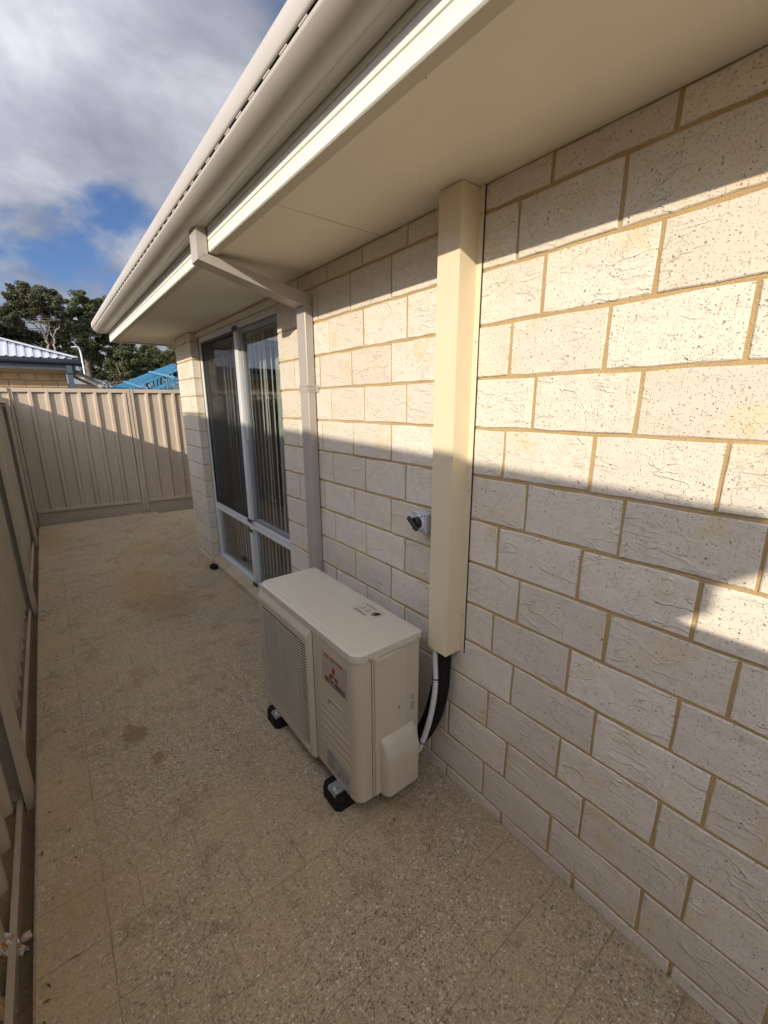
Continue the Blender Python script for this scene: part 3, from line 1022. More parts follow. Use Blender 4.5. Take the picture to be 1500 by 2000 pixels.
# ------------------------------------------------------------------ air conditioner
ax0, ax1, ay0, ay1, az0, az1 = -0.470, -0.135, 0.262, 1.172, 0.086, 0.792
ac = empty("air_conditioner", (-0.30, 0.72, 0.07), label="beige outdoor air conditioner unit standing on black rubber blocks below the downpipe", cat="air conditioner")
lid_z = az1 - 0.034
m = MB()
plan = round_rect(ax0, ay0, ax1, ay1, (0.046, 0.012, 0.012, 0.040), 7)
m.prism(plan, 'z', az0, lid_z, smooth=False)
m.build("casing", M_AC, ac)
for o in (ac.children[-1],):
    for p in o.data.polygons:
        p.use_smooth = abs(p.normal.z) < 0.5 and p.area < 0.02
# lid with turned-down edge, bevelled shoulder and pressed panel
m = MB()
pl0 = round_rect(ax0 - 0.006, ay0 - 0.006, ax1 + 0.006, ay1 + 0.006, (0.049, 0.014, 0.014, 0.043), 7)
pl1 = round_rect(ax0 + 0.004, ay0 + 0.004, ax1 - 0.004, ay1 - 0.004, (0.045, 0.012, 0.012, 0.040), 7)
n = len(pl0)
z0_, z1_, z2_ = lid_z - 0.004, az1 - 0.008, az1
vs = [(x, y, z0_) for x, y in pl0] + [(x, y, z1_) for x, y in pl0] + [(x, y, z2_) for x, y in pl1]
fs = []
for r in range(2):
    for i in range(n):
        j = (i + 1) % n
        fs.append((r * n + i, r * n + j, (r + 1) * n + j, (r + 1) * n + i))
fs.append(tuple(range(n - 1, -1, -1)))
m.add(vs, fs)
# pressed step: outer border 1.5 mm lower than the raised field
def field(x0, y0, x1, y1, ch, zlo, zhi, ins):
    out = [(x0 + ch, y0), (x1, y0), (x1, y1), (x0 + ch, y1), (x0, y1 - ch), (x0, y0 + ch)]
    cx, cy = (x0 + x1) / 2, (y0 + y1) / 2
    inn = [(x + (ins if x < cx else -ins), y + (ins if y < cy else -ins)) for x, y in out]
    k = len(out)
    return out, inn, k
m.add([(x, y, z2_) for x, y in pl1], [tuple(range(n))])
out, inn, k = field(ax0 + 0.022, ay0 + 0.024, ax1 - 0.020, ay1 - 0.022, 0.040, 0, 0, 0.004)
m.add([(x, y, z2_ + 0.0002) for x, y in out] + [(x, y, z2_ + 0.0022) for x, y in inn],
      [(i, (i + 1) % k, k + (i + 1) % k, k + i) for i in range(k)] + [tuple(range(k, 2 * k))])
m.box((ax0 + 0.120, ay0 + 0.10, z2_ + 0.0018), (ax0 + 0.124, ay1 - 0.03, z2_ + 0.0036))
m.box((ax0 + 0.205, ay0 + 0.10, z2_ + 0.0018), (ax0 + 0.2085, ay1 - 0.03, z2_ + 0.0036))
lid = m.build("lid", M_ACLID, ac)
m = MB()
for xx in (-0.375, -0.292, -0.185):
    m.box((xx - 0.013, ay0 - 0.008, lid_z - 0.014), (xx + 0.013, ay0 - 0.0062, lid_z + 0.004), 0.0008)
m.build("lid_tab", M_ACLID, lid)
m = MB()
for xx in (-0.412, -0.292, -0.185, -0.158):
    m.disc((xx, ay0 - 0.0082, lid_z - 0.003 if xx in (-0.292, -0.185) else lid_z + 0.004), (0, -1, 0), 0.0045, 0.003, 10)
m.build("screw", M_GALV, lid)

# grille: raised moulded frame with bevelled rim, dark cavity and bars
gy0, gy1, gz0, gz1 = 0.604, ay1 + 0.006, 0.070, lid_z - 0.008
ox = ax0 - 0.022
iy0, iy1, iz0, iz1 = gy0 + 0.034, gy1 - 0.022, gz0 + 0.042, gz1 - 0.075
m = MB()
b_ = 0.014
ring0 = [(ax0 - 0.0005, gy0, gz0), (ax0 - 0.0005, gy1, gz0), (ax0 - 0.0005, gy1, gz1), (ax0 - 0.0005, gy0, gz1)]
ring1 = [(ox, gy0 + b_, gz0 + b_), (ox, gy1 - b_, gz0 + b_), (ox, gy1 - b_, gz1 - 0.032), (ox, gy0 + b_, gz1 - 0.032)]
ring2 = [(ox, iy0, iz0), (ox, iy1, iz0), (ox, iy1, iz1), (ox, iy0, iz1)]
ring3 = [(ox + 0.0185, iy0 + 0.002, iz0 + 0.002), (ox + 0.0185, iy1 - 0.002, iz0 + 0.002), (ox + 0.0185, iy1 - 0.002, iz1 - 0.002), (ox + 0.0185, iy0 + 0.002, iz1 - 0.002)]
vs = ring0 + ring1 + ring2 + ring3
fs = []
for r in range(3):
    for i in range(4):
        j = (i + 1) % 4
        fs.append((r * 4 + i, r * 4 + j, (r + 1) * 4 + j, (r + 1) * 4 + i))
m.add(vs, fs)
bmf = bmesh.new()
tmp = m.mesh("grille", M_AC, True)
bmf.from_mesh(tmp)
bmesh.ops.bevel(bmf, geom=[e for e in bmf.edges if not e.is_boundary], offset=0.004, segments=2, affect='EDGES')
bmf.to_mesh(tmp)
bmf.free()
for p in tmp.polygons:
    p.use_smooth = False
grille = link("grille", tmp, ac)
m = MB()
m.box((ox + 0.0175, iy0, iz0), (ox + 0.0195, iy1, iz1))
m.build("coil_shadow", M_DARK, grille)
pitch = 0.0147
nbar = int((iz1 - iz0) / pitch)
m = MB()
hb = 0.0030
xl = ox - 0.001
# a bar runs flat across and turns down and back into the frame at both ends
path = [(xl + 0.013, iy0 + 0.001, -0.0), (xl + 0.004, iy0 + 0.045, 0.0), (xl, iy0 + 0.075, 0.0), (xl, iy1 - 0.03, 0.0), (xl + 0.010, iy1 - 0.001, 0.0)]
vs, fs = [], []
for x, y, z in path:
    vs += [(x, y, -hb), (x, y, hb), (x + 0.0032, y, hb), (x + 0.0032, y, -hb)]
for i in range(len(path) - 1):
    for q in range(4):
        q2 = (q + 1) % 4
        fs.append((i * 4 + q, i * 4 + q2, (i + 1) * 4 + q2, (i + 1) * 4 + q))
m.add(vs, fs)
barm = m.mesh("grille_bar", M_AC, True)
for i in range(nbar):
    link("grille_bar", barm, grille, loc=(0, 0, iz0 + pitch * (i + 0.6)))
m = MB()
for yy in (iy0 + 0.075, iy0 + 0.30):
    m.box((xl + 0.010, yy - 0.0012, iz0), (xl + 0.012, yy + 0.0012, iz1))
m.build("grille_rib", M_AC, grille)

# joints between grille side, front panel and side panel
for a, b in (((ax0 - 0.0008, gy0 - 0.0045, az0), (ax0 - 0.0002, gy0 - 0.0015, lid_z - 0.004)),
             ((-0.3975, ay0 - 0.0008, az0), (-0.3950, ay0 - 0.0002, lid_z - 0.004)),
             ((-0.2180, ay0 - 0.0008, az0), (-0.2165, ay0 - 0.0002, lid_z - 0.02))):
    part("panel_gap", M_DARK, ac, a, b)
# ribs pressed in the front panel
for i in range(7):
    z = 0.434 - i * 0.0395
    m = MB()
    m.prism([(ax0 - 0.0002, z - 0.003), (ax0 - 0.0022, z), (ax0 - 0.0002, z + 0.003)], 'y', 0.318, 0.546)
    m.build("front_rib", M_AC, ac)
# recessed hand grip
m = MB()
m.box((ax0 - 0.0035, 0.368, 0.4855), (ax0 - 0.0002, 0.476, 0.490), 0.0008)
m.box((ax0 - 0.0035, 0.368, 0.450), (ax0 - 0.0002, 0.476, 0.4545), 0.0008)
m.box((ax0 - 0.0035, 0.368, 0.4548), (ax0 - 0.0002, 0.3725, 0.4852), 0.0008)
m.box((ax0 - 0.0035, 0.4715, 0.4548), (ax0 - 0.0002, 0.476, 0.4852), 0.0008)
grip = m.build("hand_grip", M_ACPANEL, ac)
m = MB()
m.prism([(ax0 - 0.0004, 0.4546), (ax0 - 0.0030, 0.4546), (ax0 - 0.0006, 0.4838), (ax0 - 0.0004, 0.4846)], 'y', 0.3727, 0.4713)
m.build("grip_scoop", M_ACPANEL, grip)
m = MB()
m.box((ax0 - 0.0032, 0.3727, 0.4790), (ax0 - 0.0012, 0.4713, 0.4852))
m.box((ax0 - 0.0032, 0.4640, 0.4600), (ax0 - 0.0014, 0.4713, 0.4790))
m.build("grip_shadow_slot", M_INKL, grip)


def on_front(me, y, z, x=ax0 - 0.0012):
    me.transform(Matrix(((0, 0, -1, x), (-1, 0, 0, y), (0, 1, 0, z), (0, 0, 0, 1))))
    return me


# silver badge with lettering and the three-diamond mark
badge = part("badge", M_STICK, ac, (ax0 - 0.0009, 0.327, 0.558), (ax0 - 0.0002, 0.522, 0.703))
def fitted(s, width, height, mat, bold):
    me = text_mesh(s, 0.1, mat, 'CENTER', 1.0, bold)
    xs = [v.co.x for v in me.vertices]
    ys = [v.co.y for v in me.vertices]
    sx, sy = width / (max(xs) - min(xs)), height / (max(ys) - min(ys))
    me.transform(Matrix.Diagonal((sx, sy, 0.8, 1)) @ Matrix.Translation((-(max(xs) + min(xs)) / 2, -min(ys), 0)))
    return me
link("lettering", on_front(fitted("INVERTER", 0.142, 0.0145, M_RED, 0.002), 0.426, 0.682), badge)
link("lettering", on_front(fitted("MITSUBISHI", 0.160, 0.0150, M_INK, 0.0028), 0.4215, 0.5735), badge)
link("lettering", on_front(fitted("HEAVY INDUSTRIES", 0.160, 0.0082, M_INK, 0.0022), 0.4215, 0.5625), badge)
m = MB()
cy_, cz_, L = 0.427, 0.618, 0.0265
for ang in (90, 210, 330):
    a1, a2 = R(ang - 30), R(ang + 30)
    p1 = (L * math.cos(a1), L * math.sin(a1))
    p2 = (L * math.cos(a2), L * math.sin(a2))
    quad = [(0, 0), p1, (p1[0] + p2[0], p1[1] + p2[1]), p2]
    m.add([(ax0 - 0.0016, cy_ - u, cz_ + v * 0.98) for u, v in quad], [(0, 1, 2, 3)])
m.build("emblem", M_RED, badge)
part("model_tag", M_LABEL, ac, (ax0 - 0.0022, 0.318, 0.404), (ax0 - 0.0002, 0.345, 0.424))
# rating plate with fine print
rp = part("rating_plate", M_LABEL, ac, (ax0 - 0.0024, 0.320, 0.112), (ax0 - 0.0002, 0.508, 0.212))
m = MB()
rr = random.Random(5)
xx_ = ax0 - 0.0028
m.box((xx_, 0.455, 0.201), (xx_ + 0.0006, 0.506, 0.207))
for i in range(9):
    z = 0.194 - i * 0.0088
    m.box((xx_, 0.418 + rr.uniform(0, 0.03), z), (xx_ + 0.0004, 0.500, z + 0.003))
for i in range(6):
    y_ = 0.395 - i * 0.013
    m.box((xx_, y_, 0.122), (xx_ + 0.0004, y_ + 0.004, 0.122 + rr.uniform(0.045, 0.07)))
m.box((xx_, 0.404, 0.125), (xx_ + 0.0005, 0.417, 0.140))
m.build("print", M_INKL, rp)
tape = MB()
tape.box((ax0 - 0.0052, 0.322, 0.098), (ax0 - 0.0030, 0.372, 0.128), 0.001)
tape.build("tape_scrap", M_LABEL, ac)

# side service cover with the bulging pipe hood
m = MB()
cov_y = ay0 - 0.010
m.box((-0.385, cov_y, 0.092), (-0.2195, ay0 - 0.0003, 0.735), 0.004, 2)
bm = bmesh.new()
cov = m.mesh("service_cover", M_ACPANEL, True)
service = link("service_cover", cov, ac)
m = MB()
arc = [(-0.382 + 0.160 * t / 10, 0.742 + 0.010 * math.sin(math.pi * t / 10) ) for t in range(11)]
m.prism([(-0.382, 0.728), (-0.2225, 0.728)] + arc[::-1], 'y', cov_y - 0.006, ay0 - 0.0003)
m.build("cover_brow", M_ACPANEL, service)
m = MB()
hx0, hx1 = -0.363, -0.172
vsb = []
for (yy, zb_, zt_, xa, xb) in ((ay0 - 0.0003, 0.084, 0.372, hx0, hx1), (ay0 - 0.034, 0.084, 0.345, hx0 + 0.006, hx1), (ay0 - 0.056, 0.090, 0.280, hx0 + 0.020, hx1 - 0.010)):
    vsb.append([(xa, yy, zb_), (xb, yy, zb_), (xb, yy, zt_), (xa, yy, zt_)])
vs = [v for r in vsb for v in r]
fs = [(0, 1, 2, 3), (11, 10, 9, 8)]
for r in range(2):
    for i in range(4):
        j = (i + 1) % 4
        fs.append((r * 4 + i, (r + 1) * 4 + i, (r + 1) * 4 + j, r * 4 + j))
m.add(vs, fs)
hood = m.mesh("pipe_hood", M_ACPANEL, True)
bm = bmesh.new()
bm.from_mesh(hood)
bmesh.ops.bevel(bm, geom=list(bm.edges), offset=0.013, segments=4, affect='EDGES', profile=0.5)
bm.to_mesh(hood)
bm.free()
for p in hood.polygons:
    p.use_smooth = True
hood_o = link("pipe_hood", hood, service)
m = MB()
m.disc((-0.262, cov_y - 0.0003, 0.478), (0, -1, 0), 0.009, 0.0015, 16)
m.mat = 1
m.disc((-0.262, cov_y - 0.0018, 0.478), (0, -1, 0), 0.006, 0.0006, 16)
m.build("screw_well", [M_ACPANEL, M_INKL], service)
wl = part("warning_label", M_ACPANEL, ac, (-0.192, ay0 - 0.0012, 0.415), (-0.162, ay0 - 0.0002, 0.505))
m = MB()
for i in range(8):
    m.box((-0.190, ay0 - 0.0018, 0.420 + i * 0.0052), (-0.166, ay0 - 0.0013, 0.422 + i * 0.0052))
for z in (0.470, 0.487):
    m.add([(-0.186, ay0 - 0.0017, z), (-0.170, ay0 - 0.0017, z), (-0.178, ay0 - 0.0017, z + 0.013)], [(0, 1, 2)])
m.build("print", M_INKL, wl)
# caution print on the lid: frame, two warning triangles, a hand
cl = empty("caution_label", (0, 0, 0))
cl.parent = ac
cl.location = Vector((-0.212, 0.53, az1)) - ac.location
m = MB()
zl = az1 + 0.0027
lx0, lx1, ly0, ly1 = -0.262, -0.175, 0.455, 0.600
def ln(x0, y0, x1, y1):
    m.add([(min(x0, x1), min(y0, y1), zl), (max(x0, x1), min(y0, y1), zl), (max(x0, x1), max(y0, y1), zl), (min(x0, x1), max(y0, y1), zl)], [(0, 1, 2, 3)])
t_ = 0.0014
ln(lx0, ly0, lx0 + t_, ly1); ln(lx1 - t_, ly0, lx1, ly1); ln(lx0, ly0, lx1, ly0 + t_); ln(lx0, ly1 - t_, lx1, ly1)
ln(lx0, 0.505, lx1, 0.505 + t_)
for i, wdt in enumerate((0.118, 0.125, 0.09)):
    ln(lx0 + 0.006 + i * 0.006, ly1 - 0.008 - wdt + 0.03, lx0 + 0.0085 + i * 0.006, ly1 - 0.008)
ln(lx1 - 0.010, 0.512, lx1 - 0.006, 0.592)
for yc in (0.530, 0.568):
    for s1, s2 in (((0, -1), (1, 0)), ((1, 0), (0, 1)), ((0, 1), (0, -1))):
        p, q_ = Vector((-0.226 + 0.028 * s1[0], yc + 0.015 * s1[1])), Vector((-0.226 + 0.028 * s2[0], yc + 0.015 * s2[1]))
        d = (q_ - p).normalized()
        nn = Vector((-d.y, d.x)) * 0.0011
        m.add([(*(p - nn), zl), (*(q_ - nn), zl), (*(q_ + nn), zl), (*(p + nn), zl)], [(0, 1, 2, 3)])
    ln(-0.222, yc - 0.0012, -0.208, yc + 0.0012)
hand = [(-0.192, 0.462), (-0.186, 0.476), (-0.196, 0.492), (-0.214, 0.500), (-0.218, 0.497), (-0.206, 0.488), (-0.224, 0.495), (-0.229, 0.491), (-0.212, 0.482), (-0.231, 0.486), (-0.234, 0.481), (-0.213, 0.474), (-0.226, 0.474), (-0.227, 0.469), (-0.208, 0.464)]
m.add([(x, y, zl) for x, y in hand], [tuple(range(len(hand)))])
m.build("caution_print", M_INK, cl)
# bent steel feet under the casing with bolts
for yc in (0.405, 1.005):
    m = MB()
    m.box((-0.516, yc - 0.030, 0.0745), (-0.080, yc + 0.030, 0.0845), 0.002)
    m.box((-0.518, yc - 0.030, 0.0662), (-0.5125, yc + 0.030, 0.0742), 0.001)
    foot = m.build("mounting_foot", M_GALV, ac)
    m = MB()
    m.disc((-0.500, yc, 0.0846), (0, 0, 1), 0.016, 0.002, 20)
    m.disc((-0.500, yc, 0.0866), (0, 0, 1), 0.010, 0.008, 6)
    m.disc((-0.500, yc, 0.0946), (0, 0, 1), 0.0055, 0.007, 10)
    m.build("bolt", M_GALV, foot)
m = MB()
m.box((ax0 + 0.006, ay0 + 0.006, 0.0848), (ax1 - 0.006, ay1 - 0.006, az0 - 0.0003))
m.build("base_pan", M_INKL, ac)

for yc, lb in ((0.420, "black rubber mounting block under the near end of the air conditioner"), (1.040, "black rubber mounting block under the far end of the air conditioner")):
    rb = empty("rubber_block", (-0.30, yc, 0), label=lb, cat="mounting block", group="rubber blocks under the air conditioner")
    m = MB()
    hw, c_ = 0.068, 0.020
    lo = [(-0.521, yc - hw + c_), (-0.521 + c_, yc - hw), (-0.075 - c_, yc - hw), (-0.075, yc - hw + c_), (-0.075, yc + hw - c_), (-0.075 - c_, yc + hw), (-0.521 + c_, yc + hw), (-0.521, yc + hw - c_)]
    n = len(lo)
    up = [(x + (0.006 if x < -0.3 else -0.006), y + (0.006 if y < yc else -0.006)) for x, y in lo]
    m.add([(x, y, 0.0) for x, y in lo] + [(x, y, 0.058) for x, y in lo] + [(x, y, 0.066) for x, y in up],
          [(r * n + i, r * n + (i + 1) % n, (r + 1) * n + (i + 1) % n, (r + 1) * n + i) for r in range(2) for i in range(n)] + [tuple(range(2 * n, 3 * n)), tuple(range(n - 1, -1, -1))])
    m.build("block", M_RUBBER, rb)
    m = MB()
    fy = 0.405 if yc < 0.6 else 1.005
    m.sheet([(fy - 0.026, 0.0735), (fy - 0.026, 0.0655), (fy - 0.012, 0.0655), (fy - 0.012, 0.070), (fy + 0.012, 0.070), (fy + 0.012, 0.0655), (fy + 0.026, 0.0655), (fy + 0.026, 0.0735)][::1], 'x', -0.512, -0.085, 0.0015)
    m.build("rail", M_GALV, rb)

# pipes between the unit and the pipe cover
pb = empty("pipe_bundle", (-0.06, 0.24, 0.2), label="black insulated pipe bundle with grey corrugated conduit curving from pipe cover to air conditioner", cat="pipes")
p1 = smooth_curve([(-0.043, 0.210, 0.76), (-0.044, 0.205, 0.633), (-0.047, 0.205, 0.509), (-0.060, 0.222, 0.37), (-0.083, 0.262, 0.25), (-0.108, 0.310, 0.165), (-0.125, 0.345, 0.12)], 6)
m = MB()
m.tube(p1, 0.027, 16)
m.build("insulated_pipe", M_FOAM, pb)
p2 = smooth_curve([(-0.062, 0.246, 0.76), (-0.066, 0.239, 0.64), (-0.076, 0.222, 0.525), (-0.096, 0.222, 0.39), (-0.118, 0.240, 0.26), (-0.130, 0.270, 0.17), (-0.132, 0.305, 0.12)], 6)
m = MB()
p2f = []
rad = []
dense = []
for a, b in zip(p2, p2[1:]):
    for k in range(4):
        dense.append(a.lerp(b, k / 4))
for i, p in enumerate(dense):
    p2f.append(p)
    rad.append(0.0130 if i % 2 == 0 else 0.0112)
m.tube(p2f, rad, 14, True, False)
m.build("corrugated_conduit", M_CONDUIT, pb)
m = MB()
p3 = smooth_curve([(-0.043, 0.222, 0.62), (-0.052, 0.250, 0.465), (-0.070, 0.275, 0.32), (-0.095, 0.312, 0.22), (-0.125, 0.345, 0.15)], 6)
m.tube(p3, 0.020, 12)
m.build("drain_pipe", M_FOAM, pb)
for idx in (11, 26):
    p = p2[idx]
    d = (p2[idx + 1] - p2[idx - 1]).normalized()
    m = MB()
    m.tube([p - d * 0.002, p + d * 0.002], 0.0150, 14, True, False)
    m.box((-0.003, -0.002, -0.002), (0.003, 0.012, 0.002), 0.0, 1, Matrix.Translation(p + Vector((0, 0.012, 0))))
    m.build("cable_tie", M_BLACK, pb)

# small things on the ground
m = MB()
bm = bmesh.new()
bmesh.ops.create_icosphere(bm, subdivisions=3, radius=1.0)
for v in bm.verts:
    for i in range(3):
        v.co[i] = math.copysign(abs(v.co[i]) ** 0.55, v.co[i])
bmesh.ops.transform(bm, matrix=Matrix.Translation((-0.052, 3.60, 0.026)) @ Matrix.Rotation(R(25), 4, 'Z') @ Matrix.Diagonal((0.030, 0.045, 0.026, 1)), verts=bm.verts)
m.bm(bm, True)
m.disc((-0.055, 3.60, 0.050), (0, 0, 1), 0.014, 0.010, 12)
rebase(m.build("drain_plug", M_RUBBER, label="small black rubber plug lying on the paving beside the window sill", cat="plug"), (-0.052, 3.60, 0))


def lump(name, mat, c, r, seed, label, cat, sub=3):
    rr = random.Random(seed)
    bm = bmesh.new()
    bmesh.ops.create_icosphere(bm, subdivisions=sub, radius=1.0)
    from mathutils import noise as mn
    o_ = Vector((seed * 3.1, seed * 1.7, 0))
    for v in bm.verts:
        k = 1 + 0.35 * mn.noise(v.co * 1.6 + o_) + 0.16 * mn.noise(v.co * 4.5 + o_)
        v.co = v.co * k
    bmesh.ops.transform(bm, matrix=Matrix.Translation(c) @ Matrix.Rotation(rr.uniform(0, 3), 4, 'Z') @ Matrix.Diagonal((*r, 1)), verts=bm.verts)
    zmin = min(v.co.z for v in bm.verts)
    m = MB()
    m.bm(bm, False)
    o = m.build(name, mat, label=label, cat=cat)
    return rebase(o, (c[0], c[1], zmin))


lump("mortar_lump", M_PLASTER, (-1.632, 0.66, -0.012), (0.020, 0.085, 0.036), 3, "white mortar lump streaked with orange clay under the side fence", "rubble", 4)
lump("clay_clod", M_CLAY, (-1.632, 0.465, -0.018), (0.022, 0.06, 0.032), 8, "brown clay clod under the side fence near the photo corner", "rubble")
lump("pebble", M_STONE, (-1.567, 0.620, 0.004), (0.012, 0.015, 0.013), 5, "small pink stone lying against the fence bottom rail", "stone")

# ------------------------------------------------------------------ fences
RIB = 0.190


def fence_line(length, start, h=0.040):
    """folded sheet profile along the fence: broad pan with two fine grooves, then a trapezoid rib (distance, out)"""
    pts = [(0.0, 0.0)]
    s = start
    while s < length:
        for d, o in ((-0.046, 0.0), (-0.022, h), (0.008, h), (0.026, 0.0), (0.066, 0.0), (0.068, -0.0022), (0.070, 0.0), (0.098, 0.0), (0.100, -0.0022), (0.102, 0.0)):
            q = s + d
            if 0.0 < q < length and q > pts[-1][0]:
                pts.append((q, o))
        s += RIB
    pts.append((length, 0.0))
    return pts


bf = empty("back_fence", (-0.5, 6.93, 0), label="beige corrugated metal fence closing the far end of the passage", cat="fence")
U = Vector((2.1, -0.23, 0)).normalized()
N = Vector((-0.23, -2.1, 0)).normalized()      # towards the camera
O = Vector((-1.553, 7.03, 0))


def bw(s, o, z):
    return O + U * s + N * o + Vector((0, 0, z))


def bprism(m, poly, s0, s1):      # poly: (out, z)
    n = len(poly)
    m.add([bw(s0, o, z) for o, z in poly] + [bw(s1, o, z) for o, z in poly],
          [(i, (i + 1) % n, n + (i + 1) % n, n + i) for i in range(n)] + [tuple(range(n - 1, -1, -1)), tuple(range(n, 2 * n))])


def bplan(m, poly, z0, z1):       # poly: (s, out)
    n = len(poly)
    m.add([bw(s, o, z0) for s, o in poly] + [bw(s, o, z1) for s, o in poly],
          [(i, (i + 1) % n, n + (i + 1) % n, n + i) for i in range(n)] + [tuple(range(n - 1, -1, -1)), tuple(range(n, 2 * n))])


ZT = 1.955
bays = ((-2.42, -0.03), (0.022, 1.378), (1.466, 3.80))
for s0, s1 in bays:
    m = MB()
    first = 0.217 - s0 if s0 > -0.5 and s0 < 1 else (1.655 - s0 if s0 > 1 else 0.16)
    ln_ = fence_line(s1 - s0, first)
    front = [(s0 + a, o - 0.012) for a, o in ln_]
    back = [(a, o - 0.0015) for a, o in front]
    bplan(m, front + back[::-1], 0.205, ZT - 0.03)
    m.build("fence_sheet", M_FENCE, bf)
    m = MB()
    bprism(m, [(-0.022, ZT - 0.052), (-0.020, ZT - 0.052), (-0.020, ZT - 0.004), (0.024, ZT - 0.004), (0.024, ZT - 0.052), (0.027, ZT - 0.052), (0.027, ZT), (-0.022, ZT)], s0, s1)
    m.build("top_rail", M_FENCE, bf)
    m = MB()
    bprism(m, [(-0.022, 0.178), (0.029, 0.178), (0.029, 0.218), (0.026, 0.220), (-0.022, 0.220)], s0, s1)
    m.build("bottom_rail", M_FENCE, bf)
    m = MB()
    bprism(m, [(-0.018, -0.04), (0.012, -0.04), (0.012, 0.174), (-0.018, 0.174)], s0, s1)
    m.build("plinth", M_FENCE_DARK, bf)
# double channel post and the corner posts
for s in (1.380, -2.47, 3.802):
    m = MB()
    for k, (a, b) in enumerate(((0.0, 0.036), (0.040, 0.044), (0.048, 0.084))):
        d = 0.034 if k != 1 else 0.026
        bplan(m, [(s + a, -0.03), (s + b, -0.03), (s + b, d), (s + a, d)], -0.04, ZT + 0.003)
    m.build("post", M_FENCE, bf)
m = MB()
bplan(m, [(-0.028, -0.03), (0.020, -0.03), (0.020, 0.022), (0.014, 0.022), (0.014, -0.012), (-0.022, -0.012), (-0.022, 0.022), (-0.028, 0.022)], -0.04, ZT + 0.003)
m.build("post", M_FENCE, bf)

sf = empty("side_fence", (-1.58, 2.5, 0), label="beige corrugated metal boundary fence along the passage opposite the house wall", cat="fence")
ZF = 1.808
posts = [6.90, 3.62, 1.27, -1.08, -3.45]
posts = [6.975, 5.95, 3.60, 1.285, -1.06, -3.40]
for y1, y0 in zip(posts, posts[1:]):
    a, b = y0 + 0.068, y1 + 0.03
    if y1 > 6.5:
        b = y1 - 0.02
    m = MB()
    ln_ = fence_line(b - a, 0.11, 0.034)
    front = [(-1.650 + o, a + d) for d, o in ln_]
    back = [(x - 0.0015, y) for x, y in front]
    n = len(front)
    m.prism(front + back[::-1], 'z', 0.040, ZF - 0.02)
    m.build("fence_sheet", M_FENCE, sf)
    m = MB()
    m.prism([(-1.664, ZF - 0.060), (-1.662, ZF - 0.060), (-1.662, ZF - 0.003), (-1.591, ZF - 0.003), (-1.591, ZF - 0.060), (-1.588, ZF - 0.060), (-1.588, ZF), (-1.664, ZF)], 'y', y0 + 0.02, y1 + 0.018)
    m.build("top_rail", M_FENCE, sf)
    m = MB()
    m.prism([(-1.609, -0.04), (-1.607, -0.04), (-1.607, 0.016), (-1.591, 0.016), (-1.591, -0.04), (-1.589, -0.04), (-1.589, 0.018), (-1.609, 0.018)], 'y', a, b)
    m.build("bottom_rail", M_FENCE, sf)
    m = MB()
    m.box((-1.72, a, -0.047), (-1.552, b, -0.036))
    m.build("fence_footing", M_SOIL, sf)
for y in posts:
    m = MB()                       # channel post: front strip, deep slot for the sheet, back plate
    out = [(-1.700, y - 0.035), (-1.672, y - 0.035), (-1.672, y + 0.062), (-1.583, y + 0.062), (-1.583, y - 0.035), (-1.5525, y - 0.035), (-1.5525, y + 0.066), (-1.700, y + 0.066)]
    m.prism(out, 'z', -0.04, ZF - 0.062)
    m.build("post", M_FENCE, sf)

# ------------------------------------------------------------------ neighbouring house over the side fence (casts the long shadow)
nb_ = empty("neighbour_house", (-5.75, 1.08, 0), label="neighbouring house with slate blue hip roof beyond the side fence", cat="house")
gx, gy, side, gz, pt = -2.55, -2.12, 6.4, 2.505, 0.466
m = MB()
wx0, wx1, wy0, wy1 = gx - side + 0.5, gx - 0.55, gy + 0.55, gy + side - 0.5
m.box((wx0, wy0, -0.04), (wx1, wy1, 2.30))
m.build("wall", M_BRICK, nb_)
m = MB()
m.box((gx - side + 0.08, gy + 0.08, 2.292), (gx - 0.08, gy + side - 0.08, 2.30))
m.build("eaves_lining", M_SOFFIT, nb_)
m = MB()
f0, f1 = 0.070, 0.082
m.box((gx - f1, gy + f0, 2.288), (gx - f0, gy + side - f0, 2.46))
m.box((gx - side + f0, gy + f0, 2.288), (gx - side + f1, gy + side - f0, 2.46))
m.box((gx - side + f1 + 0.001, gy + f0, 2.288), (gx - f1 - 0.001, gy + f1, 2.46))
m.box((gx - side + f1 + 0.001, gy + side - f1, 2.288), (gx - f1 - 0.001, gy + side - f0, 2.46))
m.build("fascia", M_GUTTER, nb_)
m = MB()
for (a, b) in (((gx - 0.068, gy, 2.405), (gx, gy + side, gz)), ((gx - side, gy, 2.405), (gx - side + 0.068, gy + side, gz)),
               ((gx - side + 0.069, gy, 2.405), (gx - 0.069, gy + 0.068, gz)), ((gx - side + 0.069, gy + side - 0.068, 2.405), (gx - 0.069, gy + side, gz))):
    m.box(a, b, 0.006)
m.build("gutter", M_GUTTER, nb_)
hs = side / 2
def hipclip(d):
    return (0.0, max(0.0, 1 - abs(d - hs) / hs))
ctr = Vector((gx - hs, gy + hs, gz + hs * pt))
for along, org, into in (((0, 1, 0), (gx, gy, gz), (-1, 0, 0)), ((0, 1, 0), (gx - side, gy, gz), (1, 0, 0)),
                         ((1, 0, 0), (gx - side, gy, gz), (0, 1, 0)), ((1, 0, 0), (gx - side, gy + side, gz), (0, -1, 0))):
    sv = Vector(into) + Vector((0, 0, pt))
    corrugated("roof_face", M_ROOFB, nb_, Vector(org) + Vector((0, 0, 0.001)), along, sv, side, hs, clip=hipclip)
m = MB()
for sx, sy in ((1, 1), (1, -1), (-1, 1), (-1, -1)):
    m.tube([(gx - hs + sx * hs * 0.99, gy + hs - sy * hs * 0.99, gz + 0.015), (gx - hs, gy + hs, gz + hs * pt + 0.008)], 0.022, 8)
m.build("hip_capping", M_ROOFB, nb_)

